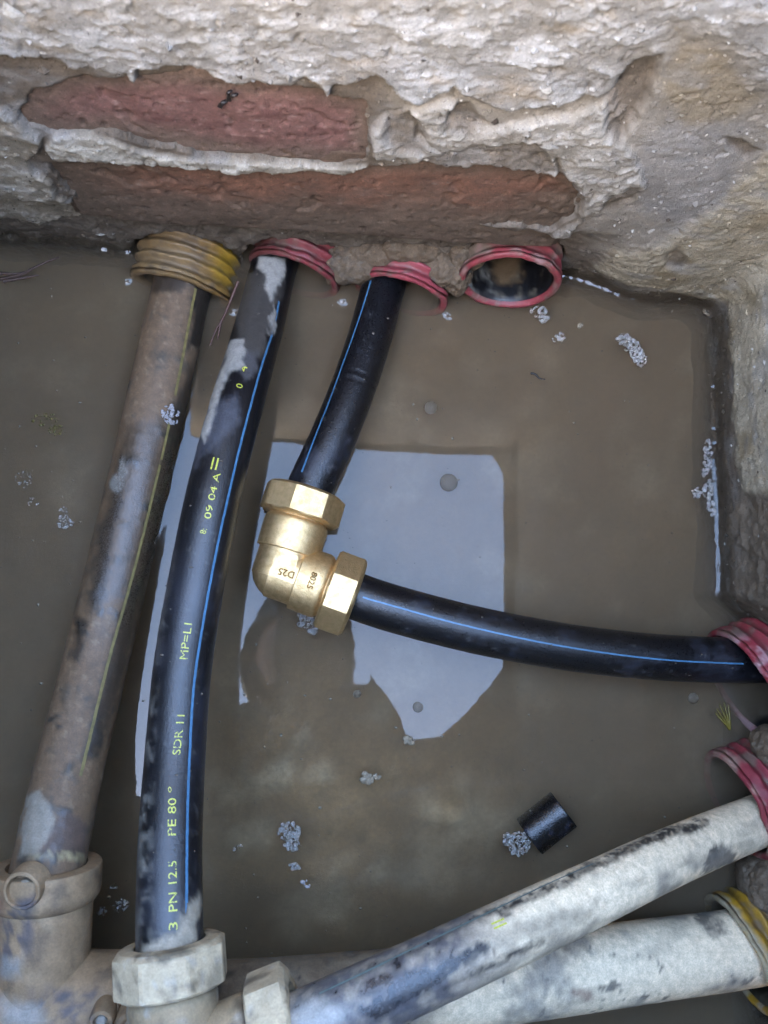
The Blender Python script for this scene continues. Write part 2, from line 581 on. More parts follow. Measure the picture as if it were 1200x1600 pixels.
RMORT2 = [(640, 225), (690, 235), (760, 232), (800, 212), (880, 208), (960, 205), (985, 225), (1000, 262), (940, 300), (905, 296), (880, 265), (845, 240), (800, 250), (745, 256), (700, 250), (655, 245)]
MIDM = [(640, 165), (690, 155), (720, 160), (700, 190), (760, 205), (800, 190), (860, 185), (935, 165), (960, 150), (960, 190), (930, 210), (800, 215), (740, 235), (690, 228), (655, 205)]
GREYP = [(1000, 215), (1045, 185), (1120, 205), (1150, 230), (1160, 285), (1090, 340), (1060, 358), (1010, 330), (985, 290)]
OCHRE = [(1040, 70), (1100, 52), (1150, 110), (1190, 150), (1150, 185), (1080, 190), (1040, 160)]
ROUGHY = [(1200, 240), (1160, 280), (1090, 345), (1040, 375), (960, 400), (930, 440), (1060, 455), (1140, 470), (1150, 700), (1165, 770), (1300, 790), (1300, 200)]
BRICK1 = [(30, 170), (60, 140), (110, 122), (200, 118), (300, 112), (420, 128), (500, 138), (566, 158), (572, 200), (570, 252), (520, 258), (450, 252), (330, 244), (232, 226), (160, 208), (84, 206), (45, 190)]
BRICK2 = [(72, 252), (150, 250), (250, 256), (360, 264), (470, 268), (560, 268), (640, 260), (760, 262), (880, 270), (900, 300), (895, 335), (860, 356), (760, 352), (640, 360), (400, 350), (250, 352), (180, 345), (120, 310)]
SLEEVES_PX = [(285, 420, 95), (457, 420, 90), (630, 438, 90), (800, 430, 92), (1190, 1060, 95), (1195, 1250, 98), (1185, 1500, 100)]

CONDUITS = [(283, 455, -.006, (-.27, .96), .0318), (458, 433, -.002, (-.32, .95), .0300), (626, 464, -.004, (-.27, .96), .0305), (795, 443, .0265, (-.10, .99), .0310),
            (1157, 1070, .008, (-.90, .40), .0355), (1148, 1258, .006, (-.93, .36), .0335), (1152, 1490, .008, (-.92, .38), .0340)]
def wall_surface(s, z):
    """outward relief, albedo and roughness of the wall at (s, z)"""
    P, N = wall_path(s)
    Q3 = P.copy(); Q3[:, 2] = z
    PX = proj(Q3)
    q = Q3
    w1 = fbm(q, 0.022, 4, 11); w2 = fbm(q, 0.022, 4, 31)
    w3 = fbm(q, 0.006, 3, 41); w4 = fbm(q, 0.006, 3, 51)
    W = PX + np.stack([w1 * 16 + w3 * 7, w2 * 13 + w4 * 6], 1)
    big = fbm(q, 0.085, 3, 3)
    mid = fbm(q, 0.018, 4, 5, 0.55)
    fin = fbm(q, 0.0055, 4, 7, 0.6)
    fl = fbm(q, 0.013, 4, 9, 0.6, (1, 1, 1.5))
    ter = np.abs(((fl * 3.2) % 1.0) - 0.5) * 2          # broken, flaking ledges
    fk = fbm(q, 0.0036, 3, 13, .7, (1, 1, 1.35))
    patch = sm(fbm(q, 0.045, 3, 15), -.12, .22)                    # smeared smooth here, gritty there
    f1 = sm(fbm(q, 0.020, 5, 17, .68, (1, 1, 1.6)), -.01, .045)     # thin flakes of whitewash, sharp edged
    f2 = sm(fbm(q, 0.0085, 4, 19, .65, (1, 1, 1.3)), .06, .12)
    pit = sm(fbm(q, 0.0052, 2, 23), .36, .46)
    grit = sm(fbm(q, 0.0031, 2, 27), .34, .5) * patch
    h = big * 0.0036 + mid * 0.0011 + fin * 0.0003 + fk * .0003 * patch + grit * .0006 - pit * .0008
    # colours
    mud = lin((122, 108, 93)); mudd = lin((92, 80, 67)); white = lin((194, 191, 187)); cream = lin((186, 172, 150))
    col = np.repeat(mud[None], len(s), 0)
    col = mix(col, mudd, sm(mid, 0.0, 0.5))
    rgh = np.full(len(s), 0.72)
    crust = sm(poly_sd(W, CRUST) / (3.0 + 34 * sm(PX[:, 0], 930, 1010)), -1, 1)
    strip = pmask(PX + (W - PX) * 0.45, STRIP, 2.0)
    left = np.maximum(pmask(W, LEFTP, 3.0), pmask(W, LEFTC, 2.5))
    rm = np.maximum(np.maximum(pmask(W, RMORT2, 4.0), pmask(W, MIDM, 4.0)), pmask(W, RMORT, 4))
    grey = pmask(W, GREYP, 10.0)
    och = pmask(W, OCHRE, 12.0)
    ry = pmask(W, ROUGHY, 10.0) * (1 - crust)
    right = sm(PX[:, 0] + w1 * 30, 930, 985) * (1 - ry)
    # general tone right of the bricks: pale mortar with brown hollows
    pale = sm(PX[:, 0], 575, 640) * np.maximum(sm(PX[:, 1] + w2 * 25, 345, 318), sm(PX[:, 0], 890, 930) * sm(PX[:, 1], 440, 400))
    col = mix(col, lin((178, 168, 154)), pale * 0.85)
    col = mix(col, lin((172, 165, 157)), grey)
    col = mix(col, lin((160, 144, 118)), och * 0.8)
    col = mix(col, lin((196, 182, 156)), ry)
    h += ry * (np.abs(fbm(q, 0.0036, 3, 71)) * 0.0012 + fbm(q, 0.012, 2, 75) * 0.0010 + 0.002)
    col = mix(col, lin((152, 132, 98)), ry * sm(fbm(q, 0.03, 3, 77), 0.05, 0.4) * 0.7)
    # bricks sit in pockets
    bk = np.maximum(pmask(W, BRICK1, 2.5), pmask(PX + (W - PX) * .8, BRICK2, 2.5)) * (1 - np.maximum(crust, np.maximum(left, strip)))
    # white crusts
    for msk, hh, c in ((crust, 0.0030, white), (left, 0.0030, lin((186, 175, 157))), (rm, 0.0026, lin((198, 191, 180))), (strip, 0.0020, lin((205, 198, 184)))):
        h += msk * (hh + ter * 0.0002 * patch + fl * 0.0005 * (0.4 if msk is strip else 1.0) + fk * .0003 * patch + f1 * .0006 + f2 * .0003)
        st = sm(fl + fin * 0.6, 0.0, 0.55)
        cc = c[None] * (0.80 + .24 * f1 + .10 * f2 - .22 * pit - .06 * grit)[:, None] * (1 - 0.16 * ((1 - f1) * .7 + .5 * st)[:, None] * np.array([0.7, 1.0, 1.4]))
        col = col + (cc - col) * (msk * 0.96)[:, None]
        rgh = rgh + (0.86 - rgh) * msk
    # stains on the crust
    o2 = sm(fbm(q, 0.035, 4, 91, 0.55, (1, 1, 2.5)), 0.10, 0.45) * crust
    col = mix(col, lin((166, 142, 108)), o2 * 0.5)
    g2 = sm(fbm(q, 0.05, 3, 95), 0.08, 0.4) * crust * sm(PX[:, 0], 700, 300)
    col = mix(col, lin((172, 168, 168)), g2 * 0.8)
    # dark hollows and cracks in the broken mortar
    for poly, d, so in (([(602, 172), (640, 168), (668, 205), (660, 232), (622, 236), (606, 215)], 0.006, 7),
                        ([(690, 172), (735, 166), (762, 196), (730, 208), (700, 198)], 0.005, 7),
                        ([(948, 150), (975, 110), (1004, 92), (1032, 84), (1026, 130), (1000, 180), (968, 216), (945, 205)], 0.009, 6),
                        ([(660, 240), (745, 222), (840, 218), (870, 262), (850, 268), (800, 262), (700, 262), (640, 262)], 0.004, 5),
                        ([(868, 240), (882, 262), (905, 292), (918, 312), (905, 330), (890, 300), (872, 275)], 0.007, 4),
                        ([(950, 300), (990, 280), (1008, 284), (990, 306), (960, 326), (946, 330)], 0.006, 6),
                        ([(1040, 392), (1062, 384), (1070, 400), (1056, 412), (1040, 408)], 0.004, 6),
                        ([(1130, 215), (1160, 222), (1190, 235), (1165, 245), (1136, 232)], 0.004, 5)):
        mk_ = pmask(PX + (W - PX) * 0.7, poly, so)
        h -= mk_ * d * .45
        col = mix(col, lin((112, 96, 80)), mk_ * 0.7)
    h -= bk * 0.008
    # mud packed around the conduits, lumpy
    lump = np.zeros(len(s))
    for cx, cy, rr_ in SLEEVES_PX[:4]:
        lump = np.maximum(lump, emask(PX, cx, cy - 22, rr_ + 22, 52, 0.5))
    for cx, cy, rr_ in SLEEVES_PX[4:]:
        lump = np.maximum(lump, emask(PX, cx + 30, cy, 70, rr_ + 30, 0.4))
    lz = np.maximum(lump, sm(PX[:, 1] + w2 * 14, 345, 372) * sm(PX[:, 0] + w1 * 30, 960, 880) * sm(q[:, 2], 0.075, 0.05))
    lum = fbm(q, 0.011, 3, 61, 0.5)
    h += lz * (lum * 0.0030 + 0.0008)
    col = mix(col, lin((124, 111, 97)), lz * (1 - left) * 0.85)
    col = mix(col, lin((150, 140, 126)), lz * sm(lum, 0.12, 0.4) * 0.5)
    # the lower wall stands back a little, and is cut out round each conduit
    h -= .013 * sm(q[:, 2], .088, .060) * sm(PX[:, 0], 1010, 880)
    h -= .019 * sm(PX[:, 1] + w2 * 12, 925, 985) * (PX[:, 0] > 1060)
    for cx, cy, cz, ad_, cr in CONDUITS:
        c0 = at(cx, cy, cz)
        a0_ = nrm(at(cx + ad_[0] * 50, cy + ad_[1] * 50, cz) - c0)
        rel_ = q - c0
        dd = np.linalg.norm(rel_ - (rel_ @ a0_)[:, None] * a0_, axis=1)
        nearc = np.linalg.norm(rel_, axis=1) < .11
        h -= nearc * .034 * (1 - sm(dd + lum * .003, cr - .004, cr + .0015))
    ck = np.abs(fbm(q, .05, 4, 141, .6)); ck = (1 - sm(ck, .004, .012)) * sm(fbm(q, .06, 2, 143), .0, .15)
    h -= ck * .0009
    col = mix(col, lin((96, 84, 72)), ck * .55)
    sme = sm(fbm(q, .035, 4, 147, .6, (1, 1, 2.4)), .06, .3)
    col = mix(col, lin((168, 164, 160)), sme * .45 * (1 - lz) * (1 - bk))
    # wet foot of the walls
    foot = 1 - sm(z + mid * 0.006 + big * 0.006, 0.008, 0.026)
    col = col * (1 - 0.52 * foot * np.ones(len(s)))[:, None] * (1 - foot[:, None] * np.array([0.0, 0.03, 0.14]))
    rgh = rgh - 0.33 * foot
    damp = sm(PX[:, 0], 1085, 1120) * sm(PX[:, 1] + w2 * 20, 760, 800) * (1 - foot)
    col = mix(col, lin((128, 112, 92)), damp * 0.8)
    h += damp * lum * 0.004
    rgh = np.clip(rgh, 0.2, 1)
    return P, N, h, col, rgh, PX

wallmb = MB()
z_hi = np.arange(-0.06, 0.272, 0.0009)
s_hi = np.arange(0, S0 + ARC + 0.07, 0.0009)
def wall_grid(s, z):
    S, Z = np.meshgrid(s, z, indexing='ij')
    P, N, h, col, rgh, PX = wall_surface(S.ravel(), Z.ravel())
    V = P + N * h[:, None]
    V[:, 2] = Z.ravel()
    wallmb.add(V, [grid_faces(len(s), len(z))], Col=col, Rgh=rgh)
wall_grid(s_hi, z_hi)
s_r = np.concatenate([[s_hi[-1]], np.arange(s_hi[-1] + 0.0009, S0 + ARC + S1, 0.0011)])
wall_grid(s_r, np.arange(-0.06, 0.125, 0.0011))
# the coarser rest of the chamber: upper courses, and the two sides behind the photographer
ROOF_Z = 0.52
def coarse_quad(a, b, z0, z1, n, back=0.0):
    nu, nv = 40, 14
    U, Vv = np.meshgrid(np.linspace(0, 1, nu), np.linspace(z0, z1, nv), indexing='ij')
    P = a + (b - a) * U.ravel()[:, None]
    P = np.concatenate([P[:, :2], Vv.ravel()[:, None]], 1)
    hh = fbm(P, 0.05, 3, 201) * 0.006 - back
    c = mix(np.repeat(lin((150, 138, 120))[None], len(P), 0), lin((190, 182, 170)), sm(fbm(P, 0.06, 3, 203), -.1, .2))
    wallmb.add(P + n * hh[:, None], [grid_faces(nu, nv)], Col=c, Rgh=np.full(len(P), .85))
endR = K + dr_ * (tl + S1)
endL = start
frontL = endL - np.array([db[1], -db[0], 0]) * 0 + nb_ * np.linalg.norm(endR - K) * 1.0
coarse_quad(start, K, 0.265, ROOF_Z + 0.01, nb_, 0.002)
coarse_quad(K, endR, 0.118, ROOF_Z + 0.01, nr_, 0.002)
coarse_quad(endR, frontL, -0.06, ROOF_Z + 0.01, -nb_)
coarse_quad(frontL, endL, -0.06, ROOF_Z + 0.01, -nr_)
wall = wallmb.build('pit_wall', M_wall, base=K)
tag(wall, 'rough broken masonry wall of the pit with flaking plaster above muddy water', 'wall')

# ---- loose grains, crumbs and flakes standing on the masonry
def grains(sv, zv, size, flat, seed):
    r2 = np.random.default_rng(seed)
    P, N, h, col, rgh, PX = wall_surface(sv, zv)
    C = P + N * h[:, None]
    C[:, 2] = zv
    D = np.array([(1, 0, 0), (-1, 0, 0), (0, 1, 0), (0, -1, 0), (0, 0, 1), (0, 0, -1), (.7, .7, 0), (-.7, .6, .3), (.2, -.7, .6), (.4, .3, -.8)])
    T = np.array([(4, 0, 6), (4, 6, 2), (4, 2, 7), (4, 7, 1), (4, 1, 3), (4, 3, 8), (4, 8, 0), (0, 8, 3), (5, 0, 3), (5, 3, 1), (5, 1, 7), (5, 7, 2), (5, 2, 9), (9, 2, 6), (9, 6, 0), (5, 9, 0)])
    n_ = len(sv)
    sc_ = size * (.45 + r2.random(n_) ** 2.5 * 1.3)
    V = D[None] * (1 + .35 * r2.normal(size=(n_, 10, 1))) * sc_[:, None, None] * (.6 + .8 * r2.random((n_, 1, 3)))
    V = V - (V * N[:, None]).sum(-1, keepdims=True) * N[:, None] * (1 - flat)
    V = (V + C[:, None]).reshape(-1, 3)
    f = (T[None] + 10 * np.arange(n_)[:, None, None]).reshape(-1, 3)
    cc = np.clip(col * (.72 + .55 * r2.random((n_, 1))), 0, .8)
    w_ = r2.random(n_)
    cc = np.where((w_ > .90)[:, None], lin((214, 208, 198)), np.where((w_ < .07)[:, None], lin((84, 72, 62)), cc))
    return V, f, np.repeat(cc, 10, 0), np.full(n_ * 10, .85)
mbg = MB()
for n_, size, flat, sd in ((5200, .00055, .8, 61), (900, .0011, .6, 62), (420, .0021, .22, 63)):
    r2 = np.random.default_rng(sd)
    sv = r2.random(n_) * (S0 + ARC + .30); zv = .006 + r2.random(n_) * .25
    ok = (sv < S0 + ARC + .05) | (zv < .11)
    V, f, cc, rr2 = grains(sv[ok], zv[ok], size, flat, sd + 10)
    mbg.add(V, [f], Col=cc, Rgh=rr2)
tag(mbg.build('wall_grit', M_wall, parent=wall, smooth=False), kind='stuff')

# ---- lumps of mud packed between the conduits
def mud_lump(px, py, z, rx, ry, rz, seed):
    c = at(px, py, z)
    th_, ph_ = np.meshgrid(np.linspace(0, math.pi, 70), np.linspace(0, 2 * math.pi, 110, endpoint=False), indexing='ij')
    D = np.stack([np.sin(th_) * np.cos(ph_), np.sin(th_) * np.sin(ph_), np.cos(th_)], -1).reshape(-1, 3)
    V = c + D * np.array([rx, ry, rz])
    k_ = 1 + .26 * fbm(V, .014, 3, 1500 + seed, .55) + .10 * fbm(V, .0032, 3, 1520 + seed, .6)
    V = c + D * np.array([rx, ry, rz]) * k_[:, None]
    n1, n2 = fbm(V, .010, 4, 1540 + seed, .6), fbm(V, .0035, 3, 1550 + seed)
    col = mix(np.repeat(lin((126, 106, 84))[None], len(V), 0), lin((98, 85, 71)), sm(n1, 0, .4))
    col = mix(col, lin((156, 144, 126)), sm(n2, .12, .4) * .5)
    f = np.stack(np.meshgrid(np.arange(69), np.arange(110), indexing='ij'), -1).reshape(-1, 2)
    a_ = f[:, 0] * 110 + f[:, 1]; b_ = f[:, 0] * 110 + (f[:, 1] + 1) % 110
    MB().add(V, [np.stack([a_, a_ + 110, b_ + 110, b_], 1)], Col=col, Rgh=np.full(len(V), .6)).build('mud_lump', M_wall, parent=wall)
for k_, a_ in enumerate(((552, 410, .008, .024, .014, .014), (586, 394, .017, .024, .010, .011), (728, 400, .024, .013, .010, .013), (688, 408, .014, .017, .017, .016), (712, 424, .012, .010, .014, .016), (650, 388, .024, .022, .010, .012), 
                         (1204, 1170, .014, .009, .008, .014), (1214, 1166, .020, .014, .013, .018), (1184, 1378, .010, .011, .014, .017), (1206, 1392, .016, .016, .018, .018), (1196, 905, .012, .016, .020, .016))):
    mud_lump(*a_, k_)

# ---- the two bare bricks, each in its pocket
def brick(poly, seed, tone):
    poly = np.asarray(poly, float)
    # outline in wall coordinates
    sv, zv = [], []
    for px, py in poly:
        d = R3 @ np.array([(px - 600) / F, -(py - 800) / F, -1.0])
        o = np.array([0, 0, H])
        t = np.dot(start - o, nb_) / np.dot(d, nb_)
        X = o + t * d
        sv.append(np.dot(X - start, db)); zv.append(X[2])
    s0, s1, z0, z1 = min(sv) - .006, max(sv) + .006, min(zv) - .005, max(zv) + .005
    s = np.arange(s0, s1, 0.0011); z = np.arange(z0, z1, 0.0011)
    S, Z = np.meshgrid(s, z, indexing='ij')
    P, N = wall_path(S.ravel()); P[:, 2] = Z.ravel()
    PX = proj(P)
    pores = sm(fbm(P, 0.0040, 2, seed + 7), .30, .42)
    h = -0.0018 + fbm(P, 0.05, 3, seed) * 0.0026 + fbm(P, 0.012, 3, seed + 5, .5) * 0.0005 + fbm(P, .003, 2, seed + 6) * .0003 - pores * .0010 - sm(fbm(P, .03, 4, seed + 8, .6), .28, .34) * .0012
    e = np.minimum(np.minimum(S - s0, s1 - S), np.minimum(Z - z0, z1 - Z)).ravel()
    h -= (1 - sm(e, 0, 0.006)) * 0.004
    n1 = fbm(P, 0.02, 4, seed + 11, .6, (1, 1, 2.0)); n2 = fbm(P, 0.006, 4, seed + 21, .6, (1, 1, 2.6)); n3 = fbm(P, 0.05, 3, seed + 31)
    if tone == 0:
        col = np.repeat(lin((138, 100, 92))[None], len(P), 0)
        col = mix(col, lin((122, 84, 78)), sm(n1, 0, .4))
        col = mix(col, lin((176, 146, 136)), sm(n2, .16, .42) * .75)          # pale scratches
        edge = 1 - sm(poly_sd(PX + np.stack([n1, n3], 1) * 22, BRICK1), 2, 38)
        col = mix(col, lin((122, 104, 90)), edge * .85)
        col = mix(col, lin((122, 100, 86)), sm(PX[:, 0], 170, 60) * .6)
    else:
        col = np.repeat(lin((138, 98, 78))[None], len(P), 0)
        col = mix(col, lin((122, 90, 74)), sm(n1, -.1, .35))
        film = sm(PX[:, 1] + n3 * 40 + n1 * 16, 290, 338)
        col = mix(col, lin((116, 96, 80)), film * .9)
        col = mix(col, lin((114, 96, 80)), sm(PX[:, 0] + n3 * 40, 300, 120) * .85)
        col = mix(col, lin((160, 146, 130)), sm(n2, .25, .5) * .5)
        edge = 1 - sm(poly_sd(PX + np.stack([n1, n3], 1) * 16, BRICK2), 0, 26)
        col = mix(col, lin((112, 94, 78)), edge * .8)
    col = col * (1 - .35 * pores + .35 * sm(fbm(P, .0026, 2, seed + 9), .2, .5))[:, None]
    V = P + N * h[:, None]
    mb = MB()
    mb.add(V, [grid_faces(len(s), len(z))], Col=col, Rgh=np.full(len(V), .8))
    # sides and back
    Vb = P - N * 0.05
    ring = np.concatenate([np.arange(len(z)), np.arange(1, len(s)) * len(z) + len(z) - 1, (len(s) - 1) * len(z) + np.arange(len(z) - 2, -1, -1), np.arange(len(s) - 2, 0, -1) * len(z)])
    m = len(ring)
    VV = np.concatenate([V[ring], Vb[ring]])
    k = np.arange(m)
    mb.add(VV, [np.stack([k, (k + 1) % m, (k + 1) % m + m, k + m], 1)], Col=np.concatenate([col[ring], col[ring]]), Rgh=np.full(2 * m, .8))
    o = mb.build('brick', M_brick, parent=wall)
    o['label'] = ('dusky red scratched brick' if tone == 0 else 'orange brown brick half filmed with mud')
brick(BRICK1, 301, 0)
brick(BRICK2, 401, 1)

# ---- ground with the opening of the pit
OPEN_PX = [(212, 668), (300, 676), (400, 690), (480, 694), (550, 703), (660, 707), (765, 711), (778, 722), (786, 738), (787, 860), (788, 1000), (786, 1046), (768, 1066), (735, 1108),
           (705, 1136), (667, 1170), (640, 1215), (420, 1262), (205, 1262), (190, 1000), (200, 820)]
hole = np.array([at(x, y, -ROOF_Z) for x, y in OPEN_PX])
hole[:, 2] = 0
dense = []
for k in range(len(hole)):
    a, b = hole[k], hole[(k + 1) % len(hole)]
    m = max(2, int(np.linalg.norm(b - a) / 0.004))
    for t in np.linspace(0, 1, m, endpoint=False):
        dense.append(a + (b - a) * t)
dense = np.array(dense)
jit = fbm(dense, 0.012, 4, 501, .7) * 0.0055
cen = dense.mean(0)
dense = dense + np.array([nrm(v) for v in dense - cen]) * jit[:, None]
m = len(dense)
GT = ROOF_Z + 0.09
ang = np.array([math.atan2(*(v[1::-1])) for v in (dense - cen)])
def sq(R):
    o = []
    for a in ang:
        c, s_ = math.cos(a), math.sin(a)
        q_ = R / max(abs(c), abs(s_))
        o.append(cen + np.array([c * q_, s_ * q_, 0]))
    return np.array(o)
rings = []
for base_, z_ in ((sq(60), GT), (sq(2.0), GT), (sq(0.8), GT), (dense + (dense - cen) * 0.34, GT), (dense + (dense - cen) * 0.30, GT - 0.008), (dense + (dense - cen) * 0.004, ROOF_Z + .004), (dense, ROOF_Z), (sq(0.6), ROOF_Z), (sq(2.0), ROOF_Z - .3), (sq(60), ROOF_Z - 2)):
    r_ = base_.copy(); r_[:, 2] = z_; rings.append(r_)
G = np.concatenate(rings)
k = np.arange(m)
fs = [np.stack([i * m + k, i * m + (k + 1) % m, (i + 1) * m + (k + 1) % m, (i + 1) * m + k], 1) for i in range(len(rings) - 1)]
g = MB().add(G, fs).build('ground', M_ground, smooth=False, base=(0, 0, 0))
tag(g, 'trodden ground around the square opening of the pit', kind='structure')

# ---- silt bed under the water
u = np.linspace(-0.33, 0.33, 120); v = np.linspace(-0.36, 0.36, 130)
U, Vv = np.meshgrid(u, v, indexing='ij')
B = np.stack([U.ravel(), Vv.ravel(), np.zeros(U.size)], 1)
BP = proj(B)
bh = -0.030 + fbm(B, 0.08, 4, 601, .6) * 0.014
bh += 0.020 * emask(BP, 530, 1280, 230, 200, .85) * np.clip(0.88 + 0.35 * fbm(B, .035, 4, 611), 0, 1.02) + 0.012 * emask(BP, 705, 1272, 30, 26, .7) + .004 * emask(BP, 440, 1390, 120, 40, .7)
bh = np.minimum(bh, -.0042)
B[:, 2] = bh
bc = mix(np.repeat(lin((176, 142, 96))[None], len(B), 0), lin((226, 200, 156)), sm(fbm(B, .04, 4, 621), 0, .35))
bed = MB().add(B, [grid_faces(120, 130)], Col=bc, Rgh=np.full(len(B), .8)).build('silt_bed', M_bed, base=(0, 0, -.05))
tag(bed, 'brown silt bed under the muddy water', kind='structure')

# ------------------------------------------------------------------ corrugated conduits
def conduit(name, label, px, py, z, axis_px, pitch, R, colour, dirt, liner, length=0.055, seed=0, group='corrugated conduits in the pit walls', rough=.52, lip=.0038, lipw=.0042, liner_to=None):
    c = at(px, py, z)
    a2 = at(px + axis_px[0] * 50, py + axis_px[1] * 50, z) - c
    ax = nrm(a2) * math.cos(pitch) + np.array([0, 0, 1]) * math.sin(pitch)     # points out into the pit
    t = thing(name, label, 'conduit', c, group)
    # outer wall: a rolled lip, then rounded ribs running back into the wall
    pitch_m, dep = 0.0074, 0.0032
    prof = []
    Ri = R - lip - 0.001
    prof += [(-0.014, Ri - .001), (-0.004, Ri), (-0.0012, Ri + .0002), (0.0, Ri + lip * .35), (0.0003, Ri + lip * .6), (-0.0006, R - .0004), (-.002, R)]
    for k in range(int(length / 0.0007)):
        q_ = 0.002 + k * 0.0007
        w_ = 0.5 - 0.5 * math.cos(2 * math.pi * max(0, q_ - lipw) / pitch_m)
        prof.append((-q_, R - dep * (w_ ** 0.8)))
    def rf(T, TH, Rr):
        return Rr * (1 + .012 * np.sin(2 * TH + seed) + .004 * np.sin(5 * TH + seed * 2))
    V, fcs, T, TH = lathe(prof, c, ax, 120, rfun=rf)
    V = V + (fbm(V, .012, 3, 700 + seed) * .0012)[:, None] * np.array([1, 1, 1])
    PX = proj(V)
    n1 = fbm(V, .014, 4, 720 + seed, .6); n2 = fbm(V, .005, 3, 730 + seed)
    base = lin(colour)
    col = np.repeat(base[None], len(V), 0)
    col = mix(col, base * 0.62, sm(n1, .0, .4))
    col = mix(col, np.minimum(base * 1.5 + .05, .8), sm(n2, .18, .45) * .55)
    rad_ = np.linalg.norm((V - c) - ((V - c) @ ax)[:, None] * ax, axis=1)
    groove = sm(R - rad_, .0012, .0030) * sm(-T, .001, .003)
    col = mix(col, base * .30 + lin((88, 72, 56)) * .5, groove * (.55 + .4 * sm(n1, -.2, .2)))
    col = mix(col, lin((122, 104, 86)), sm(n1 + n2 * .6, .0, .24) * .62)
    for dc, amt, fn in dirt:
        col = mix(col, lin(dc), np.clip(fn(PX, T, TH, n1, n2), 0, 1) * amt)
    rg = rough + .2 * sm(n1, -.2, .4)
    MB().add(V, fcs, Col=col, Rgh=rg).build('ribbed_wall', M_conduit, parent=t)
    # inner liner
    pr = [(-0.0025, Ri - .0006), (-0.006, Ri - .0016), (-length, Ri - .002), (-length - .05, Ri - .003), (-length - .051, .0002)]
    V, fcs, T, TH = lathe(pr[:1] + [(x, Ri - .0016) for x in np.linspace(-.005, -length, 24)] + pr[3:], c, ax, 72)
    n1 = fbm(V, .012, 4, 750 + seed, .6)
    lc = lin(liner)
    col = mix(np.repeat(lc[None], len(V), 0), lin((120, 112, 96)), sm(n1, .06, .36) * .75)
    if liner_to: col = liner_to(proj(V), V, col, n1)
    MB().add(V, fcs, Col=col, Rgh=np.full(len(V), .4)).build('inner_liner', M_conduit, parent=t)
    return t, c, ax

RED, YEL = (164, 66, 72), (176, 132, 52)
MUDC = (128, 112, 95)
bk_mud = lambda lo, hi: (lambda PX, T, TH, n1, n2: sm(-T + n1 * .012, lo, hi))
pat = lambda k: (lambda PX, T, TH, n1, n2: sm(n1 + n2 * .4, .0 + k, .35 + k))
lowz = lambda PX, T, TH, n1, n2: 1 - sm(np.cos(TH), -.05, .25)
conduit('corrugated_conduit', 'ochre ribbed conduit in the back wall, a muddy pipe coming out under it', 283, 455, -.006, (-.27, .96), -.10, .0318, (172, 130, 66),
        [((150, 122, 84), .75, lambda PX, T, TH, n1, n2: sm(PX[:, 0] + n1 * 60, 340, 290)), ((196, 152, 30), .7, lambda PX, T, TH, n1, n2: sm(PX[:, 0] + n1 * 40, 320, 350) * sm(-T, .004, .012)), ((96, 78, 52), .6, pat(.1)), (MUDC, .9, bk_mud(.030, .044))], (40, 34, 28), seed=1, lip=.0065)
conduit('corrugated_conduit', 'thin red conduit arch in the back wall over the lettered pipe with blue stripe', 458, 433, -.002, (-.32, .95), -.02, .0300, (150, 62, 66),
        [((104, 60, 54), .7, lambda PX, T, TH, n1, n2: sm(PX[:, 0] + n1 * 40, 460, 400)), (MUDC, .5, pat(.12)), (MUDC, .95, bk_mud(.013, .022))], (30, 26, 26), seed=2)
conduit('corrugated_conduit', 'half buried red conduit in the back wall over the short pipe to the brass elbow', 626, 464, -.004, (-.27, .96), -.02, .0305, (176, 74, 82),
        [(MUDC, .6, pat(.16)), (MUDC, .95, bk_mud(.017, .024))], (30, 26, 26), seed=3)
def lin4(PX, V, col, n1):
    col = mix(col, lin((128, 106, 78)), pmask(PX + np.stack([n1, n1], 1) * 20, [(765, 395), (815, 395), (812, 440), (770, 438)], 6) * .85)
    return mix(col, lin((140, 138, 130)), emask(PX, 745, 440, 30, 34, .5) * sm(n1, -.1, .3) * .8)
conduit('corrugated_conduit', 'empty open red conduit in the back wall, with black inside, nearest the corner', 795, 443, .0265, (-.10, .99), .13, .0310, RED,
        [(MUDC, .95, lambda PX, T, TH, n1, n2: sm(n1 * 30 + 765 - PX[:, 0], -15, 15) * sm(-T, .0015, .004)), ((200, 150, 146), .6, pat(.1)), (MUDC, .95, bk_mud(.012, .022))], (22, 22, 25), seed=4, liner_to=lin4)
conduit('corrugated_conduit', 'red conduit in the right wall taking the black pipe from the brass elbow', 1157, 1070, .008, (-.90, .40), 0.0, .0355, (164, 54, 64),
        [((222, 178, 180), .85, lambda PX, T, TH, n1, n2: sm(n1 + .12, .0, .22) * sm(-T, .012, .006) * sm(PX[:, 1], 985, 1010)), (MUDC, .5, pat(.2)), (MUDC, .95, bk_mud(.022, .03))], (20, 20, 22), seed=5, lipw=.0072)
conduit('corrugated_conduit', 'red conduit in the right wall around the upper whitened pipe', 1148, 1258, .006, (-.93, .36), 0.0, .0335, (160, 58, 68),
        [((196, 158, 140), .75, lambda PX, T, TH, n1, n2: sm(n1 + .1, .0, .25) * sm(-T, .008, .003)), (MUDC, .5, pat(.2)), (MUDC, .95, bk_mud(.018, .028))], (36, 32, 28), seed=6, lipw=.0072)
conduit('corrugated_conduit', 'bright yellow ribbed conduit low in the right wall around a thick pipe', 1152, 1490, .008, (-.92, .38), 0.0, .0340, (196, 148, 34),
        [((206, 190, 158), .9, lambda PX, T, TH, n1, n2: sm(n1 + .15, .0, .2) * sm(-T, .006, .002)), ((150, 110, 30), .4, pat(.15)), (MUDC, .95, bk_mud(.03, .04))], (60, 52, 40), seed=7, lipw=.0060)

# ------------------------------------------------------------------ pipes
def px3(*a):
    return [at(*p) for p in a]

